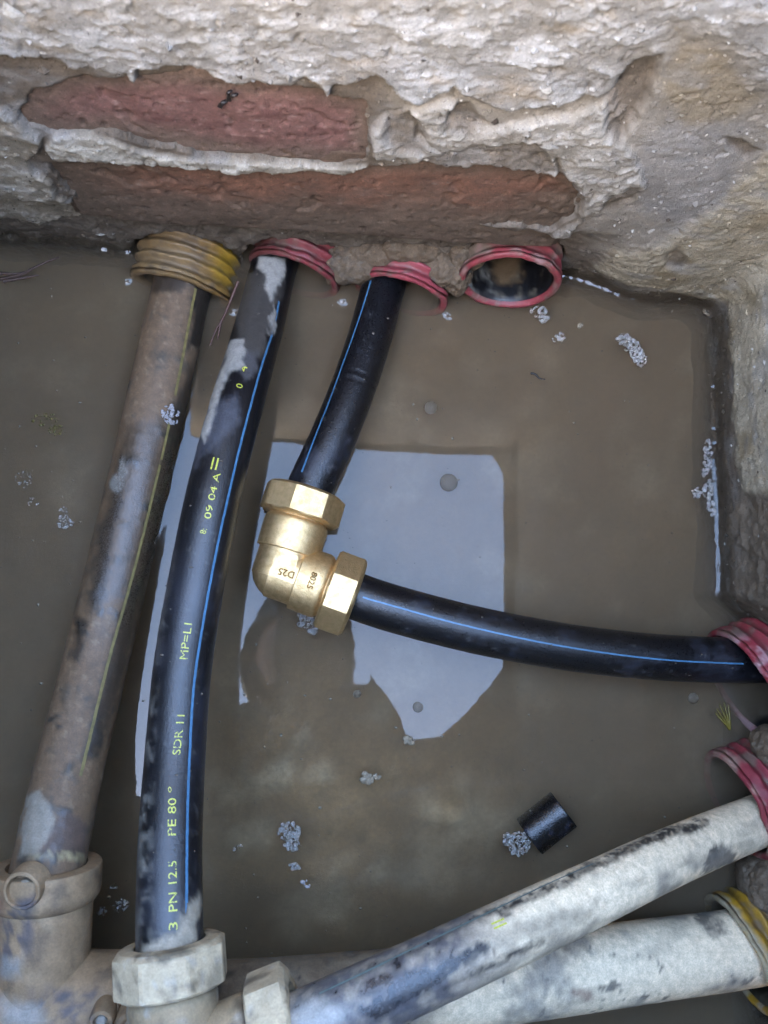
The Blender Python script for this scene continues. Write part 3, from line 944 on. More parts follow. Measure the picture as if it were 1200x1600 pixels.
def pipe_thing(label, pts, r, paint, seed, group='plastic water pipes', rr=None, ends=True):
    P = Pipe(px3(*pts), r)
    base = P.C[len(P.C) // 2]
    t = thing('water_pipe', label, 'pipe', base, group)
    V = P.V
    PX = proj(V)
    n = {k: fbm(V, sc_, 4, 800 + seed * 10 + i, .58) for i, (k, sc_) in enumerate((('a', .03), ('b', .011), ('c', .0042)))}
    W = PX + np.stack([n['b'] * 14 + n['c'] * 6, n['a'] * 12 + n['c'] * 6], 1)
    col, rgh, thick = paint(V, PX, W, n, P.S.ravel(), P.TH.ravel())
    if rr is not None:
        thick = thick + rr(P.S.ravel(), P.TH.ravel(), n)
    V2 = P.pos(P.S.ravel(), P.TH.ravel(), thick)
    mb = MB().add(V2, [P.f], Col=col, Rgh=np.clip(rgh, .12, 1))
    if ends:
        for q_, sgn in ((0, -1), (-1, 1)):
            Vc, fc, _, _ = lathe([(0, r), (0, r - .0028), (-.02, r - .0028), (-.02, .0002)], P.C[q_], P.T[q_] * sgn, 48)
            mb.add(Vc, fc, Col=np.repeat(lin((24, 24, 26))[None], len(Vc), 0), Rgh=np.full(len(Vc), .5))
    mb.build('tube', M_pipe, parent=t)
    return P, t

BLK = lin((20, 20, 24))
def base_black(V, film=.5, tint=(52, 54, 62)):
    return np.repeat(BLK[None], len(V), 0)

# muddy pipe with yellow stripe (left)
def paint1(V, PX, W, n, S, TH):
    col = np.repeat(lin((136, 108, 80))[None], len(V), 0)
    col = mix(col, lin((104, 88, 70)), sm(n['b'], 0, .4))
    col = mix(col, lin((176, 150, 118)), sm(n['c'], .1, .4) * .5)
    rg = np.full(len(V), .68)
    dk = np.zeros(len(V))
    dk = np.maximum(dk, pmask(W, [(302, 440), (345, 455), (330, 540), (296, 545), (300, 480)], 5))
    dk = np.maximum(dk, pmask(W, [(240, 430), (300, 430), (290, 458), (238, 462)], 5) * .8)
    dk = np.maximum(dk, pmask(W, [(285, 600), (310, 560), (310, 640), (268, 800), (215, 960), (180, 1100), (150, 1190), (128, 1180), (196, 930), (240, 760), (262, 660)], 8) * .8)
    dk = np.maximum(dk, pmask(W, [(185, 700), (205, 720), (180, 830), (165, 940), (140, 960), (150, 860), (170, 780)], 8) * .85)
    dk = np.maximum(dk, pmask(W, [(190, 660), (262, 655), (240, 760), (215, 860), (195, 930), (160, 940), (176, 860)], 12) * .55)
    dk = np.maximum(dk, pmask(W, [(120, 960), (138, 975), (122, 1035), (112, 1030)], 5) * .8)
    dk = np.maximum(dk, sm(n['b'] + n['a'] * .6, .22, .42) * sm(PX[:, 1], 560, 700) * .8)
    dk = np.maximum(dk, emask(W, 38, 1330, 12, 16, .4))
    col = mix(col, lin((44, 42, 40)), dk * .92)
    rg = rg - .30 * dk - .16 * sm(PX[:, 1], 640, 720) * sm(PX[:, 1], 1060, 960)
    ol = pmask(W, [(250, 700), (290, 640), (265, 830), (215, 990), (200, 960)], 12) * sm(n['c'], -.1, .3)
    col = mix(col, lin((82, 80, 56)), ol * .5)
    lg = pmask(W, [(40, 1245), (60, 1235), (84, 1262), (88, 1300), (60, 1334), (28, 1336)], 5)
    col = mix(col, lin((176, 166, 150)), lg * .85)
    br = pmask(W, [(84, 1290), (110, 1270), (140, 1290), (134, 1334), (60, 1340)], 6)
    col = mix(col, lin((104, 84, 74)), br * .8)
    cr = emask(W, 100, 1338, 42, 6, .5)
    col = mix(col, lin((190, 172, 128)), cr * sm(n['c'], -.25, .1) * .9)
    wl = np.maximum(emask(W, 192, 736, 7, 20, .4, .3), emask(W, 182, 755, 9, 12, .4))
    col = mix(col, lin((165, 158, 148)), wl * .8)
    return col, rg, sm(n['b'], 0, .5) * .0006 + n['c'] * .0003
P1, T1 = pipe_thing('muddy brown pipe with a faded yellow stripe, running down to the dusty tee',
    [(305, 385, -.004), (284, 455, .001), (260, 560, .006), (224, 720, .010), (182, 900, .014), (146, 1050, .021), (113, 1180, .033), (84, 1310, .049), (76, 1350, .054), (69, 1384, .056)], .0177, paint1, 1)
V, f = P1.stripe([(305, 450), (292, 520), (276, 600), (257, 690), (236, 780), (214, 870), (192, 950), (172, 1020), (152, 1100), (138, 1160), (124, 1215)], .0016, .0007,
                 brk=lambda s: (perlin(np.stack([s * 60, s * 0, s * 0], 1), 5) < .33))
MB().add(V, f).build('yellow_stripe', M_ystripe, parent=T1)

# lettered pipe (pipe 2)
def paint2(V, PX, W, n, S, TH):
    col = base_black(V)
    rg = np.full(len(V), .34)
    film = sm(n['a'] + n['b'] * .5, -.35, .5)
    col = mix(col, lin((70, 72, 84)), film * .45 * sm(PX[:, 1], 800, 950))  # dust film, with the sky's navy sheen painted in along the lower pipe
    g = pmask(W, [(380, 430), (445, 430), (430, 500), (412, 560), (380, 545), (366, 500)], 7)
    col = mix(col, lin((96, 88, 80)), g * .7); rg = rg + .25 * g
    g = pmask(W, [(318, 640), (372, 615), (380, 650), (345, 690), (318, 712), (296, 740), (294, 700)], 9)
    col = mix(col, lin((86, 87, 96)), g * .75); rg = rg + .2 * g
    g = pmask(W, [(372, 545), (402, 550), (400, 580), (384, 590), (372, 570)], 6)
    col = mix(col, lin((110, 108, 110)), g * .7)
    wh = pmask(PX + (W - PX) * .6, [(404, 400), (448, 402), (444, 435), (432, 450), (424, 472), (416, 452), (412, 430), (402, 420)], 3)
    wh = np.maximum(wh, pmask(PX + (W - PX) * .6, [(362, 528), (380, 530), (386, 548), (376, 560), (380, 572), (362, 578), (345, 610), (332, 655), (318, 690), (312, 680), (330, 620), (348, 570)], 3) * .9)
    wh = np.maximum(wh, pmask(W, [(430, 475), (436, 500), (426, 525), (421, 505)], 3) * .7)
    col = mix(col, lin((196, 188, 176)), wh * .9); rg = rg + .4 * wh
    ed = sm(n['b'] + n['c'] * .4, -.15, .25) * np.clip(1 - np.abs((PX[:, 0] - np.interp(PX[:, 1], [800, 1000, 1150, 1300, 1450], [268, 238, 226, 224, 224])) / 20), 0, 1) * sm(PX[:, 1], 820, 920)
    col = mix(col, lin((140, 135, 126)), ed * .9); rg = rg + .3 * ed
    bt = pmask(W, [(312, 1395), (312, 1475), (215, 1500), (222, 1478), (262, 1462), (284, 1440), (296, 1410)], 5)
    col = mix(col, lin((186, 172, 150)), bt * .92); rg = rg + .4 * bt
    fs_ = sm(n['c'], .2, .42) * sm(PX[:, 1], 600, 900) * .35
    col = mix(col, lin((120, 116, 112)), fs_)
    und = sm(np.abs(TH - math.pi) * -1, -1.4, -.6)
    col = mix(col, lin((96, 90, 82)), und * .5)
    return col, rg, (wh + bt) * .0004
P2, T2 = pipe_thing('long black pipe with yellow lettering and a blue stripe, chalky at its top',
    [(452, 350, -.006), (430, 410, -.001), (408, 500, .017), (374, 620, .043), (337, 760, .058), (309, 900, .064), (286, 1040, .070), (274, 1180, .080), (266, 1320, .096), (265, 1450, .109), (266, 1500, .112)], .0144, paint2, 2)
V, f = P2.stripe([(436, 470), (426, 520), (412, 560), (395, 620), (376, 690), (358, 770), (340, 850), (325, 930), (313, 1000), (303, 1070), (297, 1150), (294, 1240), (292, 1330), (292, 1405), (291, 1445)], .0013)
MB().add(V, f).build('blue_stripe', M_blue, parent=T2)

def print_on(P, parent, txt, a, b, hgt, name='lettering', mat=None, dr=.00014, bold=0.0, squeeze=1.0):
    """letters laid on the pipe from pixel a to pixel b, their tops to the left of that direction"""
    V, T = smooth_angle_text(txt)
    x0, x1 = V[:, 0].min(), V[:, 0].max()
    (sa, aa), (sb, ab) = P.find(*a), P.find(*b)
    u_ = (V[:, 0] - x0) / (x1 - x0)
    s = sa + (sb - sa) * u_
    ang0 = aa + (ab - aa) * u_
    hm = V[:, 1] / .70 * hgt
    # which way round is the picture's left of the direction a->b
    d = np.array(b, float) - np.array(a, float)
    leftv = np.array([d[1], -d[0]])
    q0 = proj(P.pos(np.array([sa]), np.array([aa])))[0]
    q1_ = proj(P.pos(np.array([sa]), np.array([aa + .1])))[0]
    sgn = 1 if np.dot(q1_ - q0, leftv) > 0 else -1
    Vn = P.pos(s, ang0 + sgn * hm / P.r, dr)
    return Vn, T

for txt, a, b, hgt in (('3', (277, 1452), (277, 1441), .0036), ('PN 12.5', (277, 1424), (276, 1345), .0036), ('PE 80', (275, 1303), (275, 1246), .0036), ('o', (268, 1237), (268, 1231), .0022),
                       ('SDR 11', (281, 1181), (288, 1119), .0036), ('MP=L1', (293, 1031), (300, 976), .0038), ('8:', (321, 836), (324, 826), .0030),
                       ('09 04 A', (329, 813), (345, 740), .0034), ('=', (345, 735), (349, 717), .0074), ('0', (378, 608), (380, 600), .0034), ('4', (384, 582), (387, 573), .0036)):
    Vt, Tt = print_on(P2, T2, txt, a, b, hgt)
    MB().add(Vt, [Tt]).build('lettering', M_yellow, parent=T2, smooth=False)

# short pipe into the brass elbow (pipe 3)
def paint3(V, PX, W, n, S, TH):
    col = base_black(V)
    rg = np.full(len(V), .30)
    f_ = sm(n['a'] + n['c'] * .5, .05, .45)
    col = mix(col, lin((58, 60, 72)), f_ * .55)
    col = mix(col, lin((110, 106, 104)), sm(n['c'], .30, .48) * .5)
    return col, rg + .15 * f_, n['c'] * .0001
def grooves(S, TH, n):
    return np.where((S > .093) & (S < .107), -.0003 * (np.sin(S * 3600) > .2), 0)
P3, T3 = pipe_thing('short black pipe with blue stripe dropping from the back wall to the brass elbow',
    [(622, 385, -.002), (603, 435, .000), (580, 520, .006), (552, 605, .012), (520, 685, .017), (488, 755, .020), (476, 785, .021)], .0138, paint3, 3, rr=grooves)
V, f = P3.stripe([(580, 438), (566, 485), (550, 530), (533, 577), (516, 622), (498, 668), (482, 708), (472, 738)], .0011)
MB().add(V, f).build('blue_stripe', M_blue, parent=T3)

# pipe from the elbow to the right wall (pipe 4)
P4, T4 = pipe_thing('black wet pipe with thin blue stripe running from the brass elbow to the right wall',
    [(520, 915, .022), (566, 935, .0225), (640, 958, .023), (760, 988, .023), (900, 1013, .021), (1020, 1026, .018), (1120, 1031, .013), (1230, 1032, .008)], .0137, paint3, 4)
V, f = P4.stripe([(568, 934), (610, 945), (680, 965), (760, 985), (850, 1005), (940, 1019), (1030, 1030), (1110, 1035), (1165, 1037)], .0009)
MB().add(V, f).build('blue_stripe', M_blue, parent=T4)

# whitened pipe crossing at the bottom right (pipe 5)
def paint5(V, PX, W, n, S, TH):
    W = W + np.stack([n['c'], -n['b']], 1) * 9
    strk = fbm(np.stack([S / .05, TH * 1.1, TH * 0], 1), 1.0, 4, 870, .6)
    col = np.repeat(1.55 * lin((244, 222, 188))[None], len(V), 0)
    col = mix(col, lin((172, 160, 142)), sm(n['a'], 0, .4) * .8)
    rg = np.full(len(V), .72)
    lf = 1 - sm(PX[:, 0] + n['a'] * 110, 690, 850)
    gm = (.80 + .20 * sm(n['b'] + n['a'] * .5 + n['c'] * .3, -.3, .1)) * lf
    col = mix(col, lin((84, 84, 94)), gm * .95)
    rg -= .25 * gm
    dk = np.zeros(len(V))
    for poly in ([(480, 1560), (620, 1490), (830, 1392), (1000, 1312), (1062, 1284), (1060, 1300), (960, 1345), (850, 1400), (740, 1440), (640, 1490), (520, 1545)],
                 [(560, 1580), (640, 1520), (700, 1500), (760, 1470), (745, 1500), (700, 1530), (640, 1570), (590, 1595)],
                 [(1060, 1290), (1100, 1275), (1108, 1285), (1085, 1300), (1062, 1302)], [(690, 1545), (800, 1490), (852, 1466), (850, 1474), (790, 1508), (730, 1535)]):
        dk = np.maximum(dk, pmask(W, poly, 4))
    dk = np.maximum(dk, sm(n['b'] * .8 + n['c'], .42, .54) * (.2 + .8 * lf))
    dk = np.maximum(dk, emask(W, 622, 1508, 8, 9, .3)); dk = np.maximum(dk, emask(W, 590, 1540, 30, 12, .4, -.4)); dk = np.maximum(dk, emask(W, 755, 1485, 12, 10, .4))
    dk = np.maximum(dk, np.maximum(emask(W, 790, 1425, 12, 7, .4), emask(W, 1120, 1330, 6, 5, .3)) * .9)
    col = mix(col, lin((196, 180, 154)), sm(strk, .02, .4) * .5)
    dk = dk * (.55 + .45 * sm(n['c'] + strk * .5, -.25, .12))
    col = mix(col, lin((30, 31, 38)), dk * .94)
    rg -= .3 * dk
    wet = pmask(W, [(1100, 1365), (1112, 1328), (1130, 1312), (1150, 1340), (1146, 1352)], 4)
    col = mix(col, lin((122, 115, 106)), wet * .85)
    be = pmask(W, [(800, 1440), (880, 1420), (940, 1420), (900, 1450), (830, 1480)], 10)
    col = mix(col, lin((168, 156, 134)), be * .6)
    wb = emask(W, 500, 1585, 40, 26, .4)
    col = mix(col, lin((196, 192, 184)), wb * .8)
    return col, rg, -dk * .0002 + n['c'] * .0002
P5, T5 = pipe_thing('whitened pipe with black scuffs, crossing over the thick pipe up to a red conduit',
    [(400, 1640, .127), (470, 1608, .126), (600, 1549, .122), (740, 1484, .113), (900, 1409, .090), (1050, 1338, .055), (1180, 1284, .017), (1245, 1258, .004)], .0142, paint5, 5)
V, f = P5.stripe([(500, 1552), (560, 1524), (640, 1485), (720, 1447), (800, 1408), (860, 1380), (930, 1348)], .0008)
MB().add(V, f).build('pale_green_stripe', mat_simple('pale_green_stripe', (120, 140, 136), .5), parent=T5)
mbt = MB()
Vt, Tt = print_on(P5, T5, '=', (776, 1459), (796, 1450), .0066)
mbt.add(Vt, [Tt])
mbt.build('lettering', M_yellow, parent=T5, smooth=False)

# thick pale pipe underneath (pipe 6)
def paint6(V, PX, W, n, S, TH):
    W = W + np.stack([n['c'], -n['b']], 1) * 9
    strk = fbm(np.stack([S / .06, TH * 1.0, TH * 0], 1), 1.0, 4, 880, .6)
    col = np.repeat(1.55 * lin((244, 222, 188))[None], len(V), 0)
    col = mix(col, lin((176, 164, 146)), sm(n['a'], 0, .4) * .7)
    rg = np.full(len(V), .72)
    lf = 1 - sm(PX[:, 0] + n['a'] * 30, 640, 690)
    col = mix(col, lin((112, 97, 80)), lf * .92)
    col = mix(col, lin((70, 60, 50)), lf * sm(n['b'], .05, .35) * .8)
    dk = np.maximum(pmask(W, [(868, 1478), (900, 1462), (926, 1466), (924, 1486), (900, 1502), (876, 1492)], 3) * .55,
                    pmask(W, [(1086, 1430), (1110, 1424), (1132, 1440), (1140, 1456), (1118, 1462), (1092, 1444)], 4) * .9)
    spk = sm(n['b'] + n['c'] * .8, .30, .46) * sm(PX[:, 0], 820, 860) * sm(PX[:, 1], 1475, 1492)
    dk = np.maximum(dk, spk * .8)
    dk = np.maximum(dk, sm(n['c'] + n['b'] * .6, .52, .62))
    col = mix(col, lin((200, 184, 158)), sm(strk, .02, .4) * .5)
    dk = dk * (.55 + .45 * sm(n['c'] + strk * .5, -.25, .12))
    col = mix(col, lin((66, 64, 66)), dk * .9)
    gr = sm(n['a'] + n['b'] * .6, .12, .42)
    col = mix(col, lin((190, 182, 168)), gr * .45)
    ru = emask(W, 910, 1556, 14, 10, .5)
    col = mix(col, lin((150, 110, 96)), ru * .6)
    return col, rg, n['c'] * .0003
P6, T6 = pipe_thing('thick pale pipe lowest in the photo, passing under the whitened one to the yellow conduit',
    [(96, 1568, .055), (200, 1568, .054), (350, 1572, .052), (560, 1556, .046), (800, 1530, .034), (1000, 1502, .024), (1150, 1482, .013), (1240, 1466, .008)], .0205, paint6, 6)

M_mudspeck = mat_simple('dried_mud_specks', (104, 94, 82), .7, var=.5, scale=700)
# specks of mud and grit stuck on the newer pipes
def specks_on(P, parent, n_, s0, s1, seed):
    r2 = random.Random(seed)
    mb = MB()
    for i in range(n_):
        s_ = P.s[-1] * r2.uniform(s0, s1); a_ = r2.gauss(0, .65)
        p = P.pos(np.array([s_]), np.array([a_]), .0001)[0]
        r_ = r2.choice((.00015, .0002, .0002, .0003, .0005)) * r2.uniform(.6, 1.3)
        th_ = np.linspace(0, math.pi, 5)
        V, f, _, _ = lathe([(-math.cos(x) * r_ * .7, max(math.sin(x) * r_, 1e-6)) for x in th_], p, (0, 0, 1), 7, up=(0, 1, 0))
        mb.add(p + (V - p) * np.array([r2.uniform(.6, 2.2), r2.uniform(.6, 1.8), 1]), f)
    tag(mb.build('mud_specks', M_mudspeck, parent=parent), kind='stuff')
specks_on(P2, T2, 40, .12, .95, 1); specks_on(P3, T3, 26, .2, .95, 2); specks_on(P4, T4, 46, .1, .95, 3)

# floating offcut of black pipe
oc = thing('pipe_offcut', 'short black pipe offcut floating half sunk with foam at its end', 'pipe offcut', at(853, 1284, -.004))
a0, a1 = at(827, 1307, -.0066), at(881, 1264, -.0044)
ax = nrm(a1 - a0)
L_ = np.linalg.norm(a1 - a0)
r_ = .0122
prof = [(0, r_ - .0026), (0, r_ - .0003), (.0004, r_)] + [(x, r_) for x in np.linspace(.002, L_ - .002, 26)] + [(L_ - .0004, r_), (L_, r_ - .0003), (L_, r_ - .0026), (.002, r_ - .0026), (0, r_ - .0026)]
V, f, T, TH = lathe(prof, a0, ax, 72)
nn = fbm(V, .006, 3, 901)
V = V + nrm((0, 0, 1)) * (nn * .0002)[:, None]
col = mix(np.repeat(lin((17, 17, 20))[None], len(V), 0), lin((70, 74, 92)), sm(nn, .1, .4) * .4)
MB().add(V, f, Col=col, Rgh=np.full(len(V), .26)).build('tube', M_pipe, parent=oc)

# ------------------------------------------------------------------ elbows
def octo(apo, nside=8, phase=0.0):
    def rf(T, TH, Rr):
        q_ = (TH + phase) % (2 * math.pi / nside) - math.pi / nside
        o_ = apo / np.cos(q_)
        return np.minimum(o_, Rr)
    return rf

def elbow(name, label, cat, corner, dA, dB, mat, LA, LB, rb, rc, apo, nutL, painter=None, phase=(0, 0), bore=.0128):
    t = thing(name, label, cat, corner)
    zax = nrm(np.cross(dB, dA))
    if zax[2] < 0: zax = -zax
    def fin(mb_list, nm, sharp=32):
        mb = MB()
        for V, f in mb_list:
            if painter:
                c_, r_ = painter(V, nm)
                mb.add(V, f, Col=c_, Rgh=r_)
            else:
                mb.add(V, f)
        return mb.build(nm, mat, parent=t, sharp=sharp)
    body = []
    for d, L in ((dA, LA), (dB, LB)):
        pr = [(x, rb) for x in np.linspace(-rb * .3, L * .36, 8)] + [(L * .37, rb + .0001), (L * .375, rc - .0003), (L * .39, rc)] + [(x, rc * (1 + .02 * k / 6)) for k, x in enumerate(np.linspace(L * .42, L - .003, 8))] + [(L - .001, rc * .99), (L, rc * .93), (L + .002, rc * .9), (L + .004, rc * .9)]
        V, f, _, _ = lathe(pr, corner, d, 80, up=zax)
        body.append((V, f))
    th_ = np.linspace(0, math.pi, 33)
    V, f, _, _ = lathe([(-math.cos(x) * rb, max(math.sin(x) * rb, 1e-5)) for x in th_], corner, zax, 80, up=dA)
    body.append((V, f))
    fin(body, 'body')
    for d, L, ph in ((dA, LA, phase[0]), (dB, LB, phase[1])):
        rcn = apo / math.cos(math.pi / 8)
        s0 = L + .0008
        pr = [(s0, rc * .9), (s0 + .0001, apo * .955), (s0 + .0006, apo * .985), (s0 + .0014, rcn * .985)] + [(s0 + x, rcn * .993) for x in np.linspace(.003, nutL - .003, 6)] + \
             [(s0 + nutL - .0018, rcn * .985), (s0 + nutL - .0006, apo * .97), (s0 + nutL, apo * .93), (s0 + nutL + .0003, apo * .86), (s0 + nutL + .0006, bore + .0022), (s0 + nutL + .0002, bore + .0008), (s0 + nutL - .004, bore + .0003)]
        V, f, _, _ = lathe(pr, corner, d, 96, up=zax, rfun=octo(apo, 8, ph))
        fin([(V, f)], 'nut', 13)
    return t, zax

# brass elbow
bc_ = at(440, 893, .0225)
dA = nrm(at(476, 778, .0225) - bc_); dA[2] = -.05; dA = nrm(dA)
dB = nrm(at(552, 934, .0225) - bc_); dB[2] = .02; dB = nrm(dB)
el, zax = elbow('brass_elbow', 'shiny brass pipe elbow with two octagonal nuts above the water', 'pipe elbow', bc_, dA, dB, M_brass, .0312, .0268, .0166, .0185, .0228, .0172, phase=(.18, .32), bore=.0139)
# flat marking pad over the bend, and raised characters
xa = nrm(dB - dA * np.dot(dB, dA)); ya = dA
padh = .0172
pp = np.array([(-.0030, -.0040), (-.0018, -.0052), (.0092, -.0060), (.0092, .0030), (.0070, .0034), (.0066, .0085), (.0056, .0096), (-.0030, .0094)]) + np.array([.0012, .0])
PV = np.array([bc_ + xa * x + ya * y + zax * z for z in (.0150, padh) for x, y in pp])
m_ = len(pp)
k = np.arange(m_)
mb = MB().add(PV, [np.stack([k, (k + 1) % m_, (k + 1) % m_ + m_, k + m_], 1), (np.arange(m_) + m_)[None]])
mb.build('marking_pad', M_brass, parent=el, smooth=False)
def relief(txt, org, xdir, ydir, size, zoff, thick, curve_r=None, curve_axis=None):
    V, T = smooth_angle_text(txt)
    V = V[:, :2] / .70 * size
    V[:, 0] -= (V[:, 0].min() + V[:, 0].max()) / 2
    V[:, 1] -= size / 2
    out_ = []
    for h_ in (zoff, zoff + thick):
        if curve_r is None:
            out_.append(org + V[:, :1] * xdir + V[:, 1:] * ydir + zax * h_)
        else:
            a_ = V[:, 0] / curve_r
            out_.append(org + V[:, 1:] * ydir + (np.sin(a_) * (curve_r + h_))[:, None] * xdir + (np.cos(a_) * (curve_r + h_))[:, None] * zax)
    n_v = len(V)
    e = {}
    for tri in T:
        for i in range(3):
            a_, b_ = tri[i], tri[(i + 1) % 3]
            if (b_, a_) in e: del e[(b_, a_)]
            else: e[(a_, b_)] = 1
    E = np.array(list(e.keys()))
    side = np.stack([E[:, 0], E[:, 1], E[:, 1] + n_v, E[:, 0] + n_v], 1)
    return np.concatenate(out_), [T + n_v, side]
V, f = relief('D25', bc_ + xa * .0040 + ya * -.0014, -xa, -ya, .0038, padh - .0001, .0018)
MB().add(V, f).build('raised_marking', M_brass_shade, parent=el, smooth=False)
xb = nrm(np.cross(dB, zax))
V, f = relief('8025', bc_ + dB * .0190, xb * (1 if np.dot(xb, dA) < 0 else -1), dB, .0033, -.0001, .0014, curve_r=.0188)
MB().add(V, f).build('raised_marking', M_brass_shade, parent=el, smooth=False)

# dusty grey elbow joining the lettered pipe and the whitened pipe
def dusty(V, nm):
    n1 = fbm(V, .018, 4, 1001, .6); n2 = fbm(V, .006, 3, 1011)
    PX = proj(V)
    c = np.repeat(1.0 * lin((232, 208, 170))[None], len(V), 0) if nm == 'nut' else np.repeat(lin((190, 164, 128))[None], len(V), 0)
    c = mix(c, lin((152, 134, 108)), sm(n1, .05, .4) * .85)
    c = mix(c, lin((214, 208, 196)), sm(n2, .15, .4) * .5)
    c = mix(c, lin((128, 108, 82)), sm(n1 + .4 * n2, .12, .34) * .65)
    c = mix(c, lin((90, 82, 70)), emask(PX + np.stack([n1, n2], 1) * 12, 270, 1490, 34, 9, .5, -.25) * .8)
    c = mix(c, lin((108, 96, 78)), emask(PX + np.stack([n1, n2], 1) * 12, 335, 1530, 12, 34, .5, .3) * .6)
    return c, np.full(len(V), .75)
gc = at(276, 1676, .119)
dA2 = nrm(at(266, 1480, .1105) - gc)
dB2 = nrm(at(470, 1622, .126) - at(300, 1694, .127)); 
ge, _ = elbow('grey_elbow', 'dusty pale grey pipe elbow with chunky nuts, joining lettered and whitened pipes', 'pipe elbow', gc, dA2, dB2, M_fit,   .0305, .0350, .0166, .0186, .0228, .0180, painter=dusty, phase=(.30, .2), bore=.0145)

# ------------------------------------------------------------------ dusty tee at the bottom left
def dusty2(V):
    n1 = fbm(V, .022, 4, 1101, .6); n2 = fbm(V, .006, 3, 1111, .6); n3 = fbm(V, .012, 3, 1121)
    PX = proj(V)
    W = PX + np.stack([n1, n3], 1) * 18
    c = np.repeat(lin((178, 146, 110))[None], len(V), 0)
    c = mix(c, lin((204, 174, 138)), sm(n1, 0, .35) * .7)
    c = mix(c, lin((112, 94, 76)), sm(n3, .1, .4) * .6)
    c = mix(c, lin((78, 82, 98)), np.maximum(pmask(W, [(0, 1430), (60, 1400), (45, 1500), (0, 1530)], 10), pmask(W, [(40, 1545), (150, 1550), (140, 1600), (60, 1600)], 12)) * sm(n2 + n3, -.2, .2) * .75)
    c = mix(c, lin((182, 178, 172)), np.maximum(pmask(W, [(0, 1500), (36, 1490), (34, 1525), (0, 1530)], 6), pmask(W, [(0, 1560), (60, 1570), (80, 1600), (0, 1600)], 10)) * .75)
    c = mix(c, lin((140, 92, 78)), emask(W, -4, 1420, 12, 26, .5) * .5)
    return c, np.full(len(V), .7)
tj = at(62, 1568, .056)
te = thing('pipe_tee', 'big dusty brown pipe tee in the bottom left corner holding the muddy pipe', 'pipe tee', tj)
dT = nrm(at(74, 1352, .0545) - tj)
dRun = nrm(at(330, 1571, .0525) - tj)
def dpart(shapes, nm, sharp=35):
    mb = MB()
    for V, f in shapes:
        c, r_ = dusty2(V)
        mb.add(V, f, Col=c, Rgh=r_)
    return mb.build(nm, M_fit, parent=te, sharp=sharp)
LT = np.linalg.norm(at(76, 1350, .0545) - tj)
prof = [(0, .0226)] + [(x, .0226) for x in np.linspace(.006, LT - .0165, 14)]
body = [lathe(prof, tj, dT, 72)[:2],
        lathe([(-.05, .0001), (-.05, .0232)] + [(x, .0238) for x in np.linspace(-.048, .040, 40)] + [(.041, .0232), (.0415, .0205)], tj, dRun, 72)[:2]]
bodyo = dpart(body, 'body')
dpart([lathe([(LT - .018, .0224), (LT - .0172, .0240), (LT - .0146, .0258)] + [(x, .0262) for x in np.linspace(LT - .012, LT - .0015, 8)] + [(LT - .0004, .0258), (LT, .0248), (LT, .0192), (LT - .006, .0180)], tj, dT, 80)[:2]], 'collar', 30)
# screw boss on the collar
bo = at(38, 1388, .105)
bax = nrm(at(34, 1392, .135) - bo)
bax = nrm(np.array([-.12, -.10, 1.0]))
bp0 = at(40, 1386, .0785)
boss = dpart([lathe([(-.006, .0096), (.0020, .0092), (.0040, .0088), (.0044, .0082), (.0042, .0072), (.001, .0067), (-.003, .0064), (-.0032, .0001)], bp0, bax, 48)[:2]], 'screw_boss', 40)
hexs = lathe([(-.004, .0036), (.0006, .0036), (.0014, .0028), (.0015, .0001)], bp0, bax, 36, rfun=octo(.0036, 6))[:2]
mb = MB(); mb.add(*hexs, Col=np.repeat(lin((170, 154, 132))[None], len(hexs[0]), 0), Rgh=np.full(len(hexs[0]), .6))
mb.build('screw', M_fit, parent=te, sharp=30)
# clamp lug with a small bolt on the run, at the picture's lower edge
for (x, y, z, rr_) in ((160, 1590, .0815, .0056), (208, 1600, .0800, .0084)):
    lo = at(x, y, z)
    lg = dpart([lathe([(-.012, rr_), (.0022, rr_), (.0034, rr_ * .9), (.0036, rr_ * .62), (.0014, rr_ * .58), (.0012, .0001)], lo, (0.05, -.1, 1), 40)[:2]], 'clamp_lug', 40)
    hb = lathe([(-.002, rr_ * .42), (.0026, rr_ * .42), (.0034, rr_ * .30), (.0034, .0001)], lo, (0.05, -.1, 1), 24)[:2]
    mb = MB(); mb.add(*hb, Col=np.repeat(lin((186, 178, 166))[None], len(hb[0]), 0), Rgh=np.full(len(hb[0]), .6))
    mb.build('bolt', M_fit, parent=te, sharp=35)

# ------------------------------------------------------------------ water with a meniscus along everything that dips in
gx = np.arange(-.335, .30, .0010); gy = np.arange(-.34, .27, .0010)
GX, GY = np.meshgrid(gx, gy, indexing='ij')
WP = np.stack([GX.ravel(), GY.ravel(), np.zeros(GX.size)], 1)
s_l = np.arange(0, S0 + ARC + S1, .001)
_, _, h0, _, _, _ = wall_surface(s_l, np.full(len(s_l), .0005))
dist = np.full(len(WP), 1.0)
rel = WP - start
d_b = rel @ nb_ - np.interp(rel @ db, s_l, h0)
dist = np.minimum(dist, np.where(d_b > -.002, np.maximum(d_b, 0), 0))
rel = WP - (K + dr_ * tl)
d_r = rel @ nr_ - np.interp(S0 + ARC + rel @ dr_, s_l, h0)
dist = np.minimum(dist, np.where(d_r > -.002, np.maximum(d_r, 0), 0))
def near(C, r):
    global dist
    for c in C:
        if abs(c[2]) < r:
            w_ = math.sqrt(r * r - c[2] ** 2)
            m_ = (np.abs(WP[:, 0] - c[0]) < .03) & (np.abs(WP[:, 1] - c[1]) < .03)
            d = np.hypot(WP[m_, 0] - c[0], WP[m_, 1] - c[1]) - w_
            dist[m_] = np.minimum(dist[m_], np.maximum(d, 0))
near(P1.C[::2], .0179); near(P2.C[::2], .0144); near(P3.C[::2], .0138); near(P4.C[-40::2], .0137); near(P5.C[-60::2], .0142); near(P6.C[-90::2], .0205)
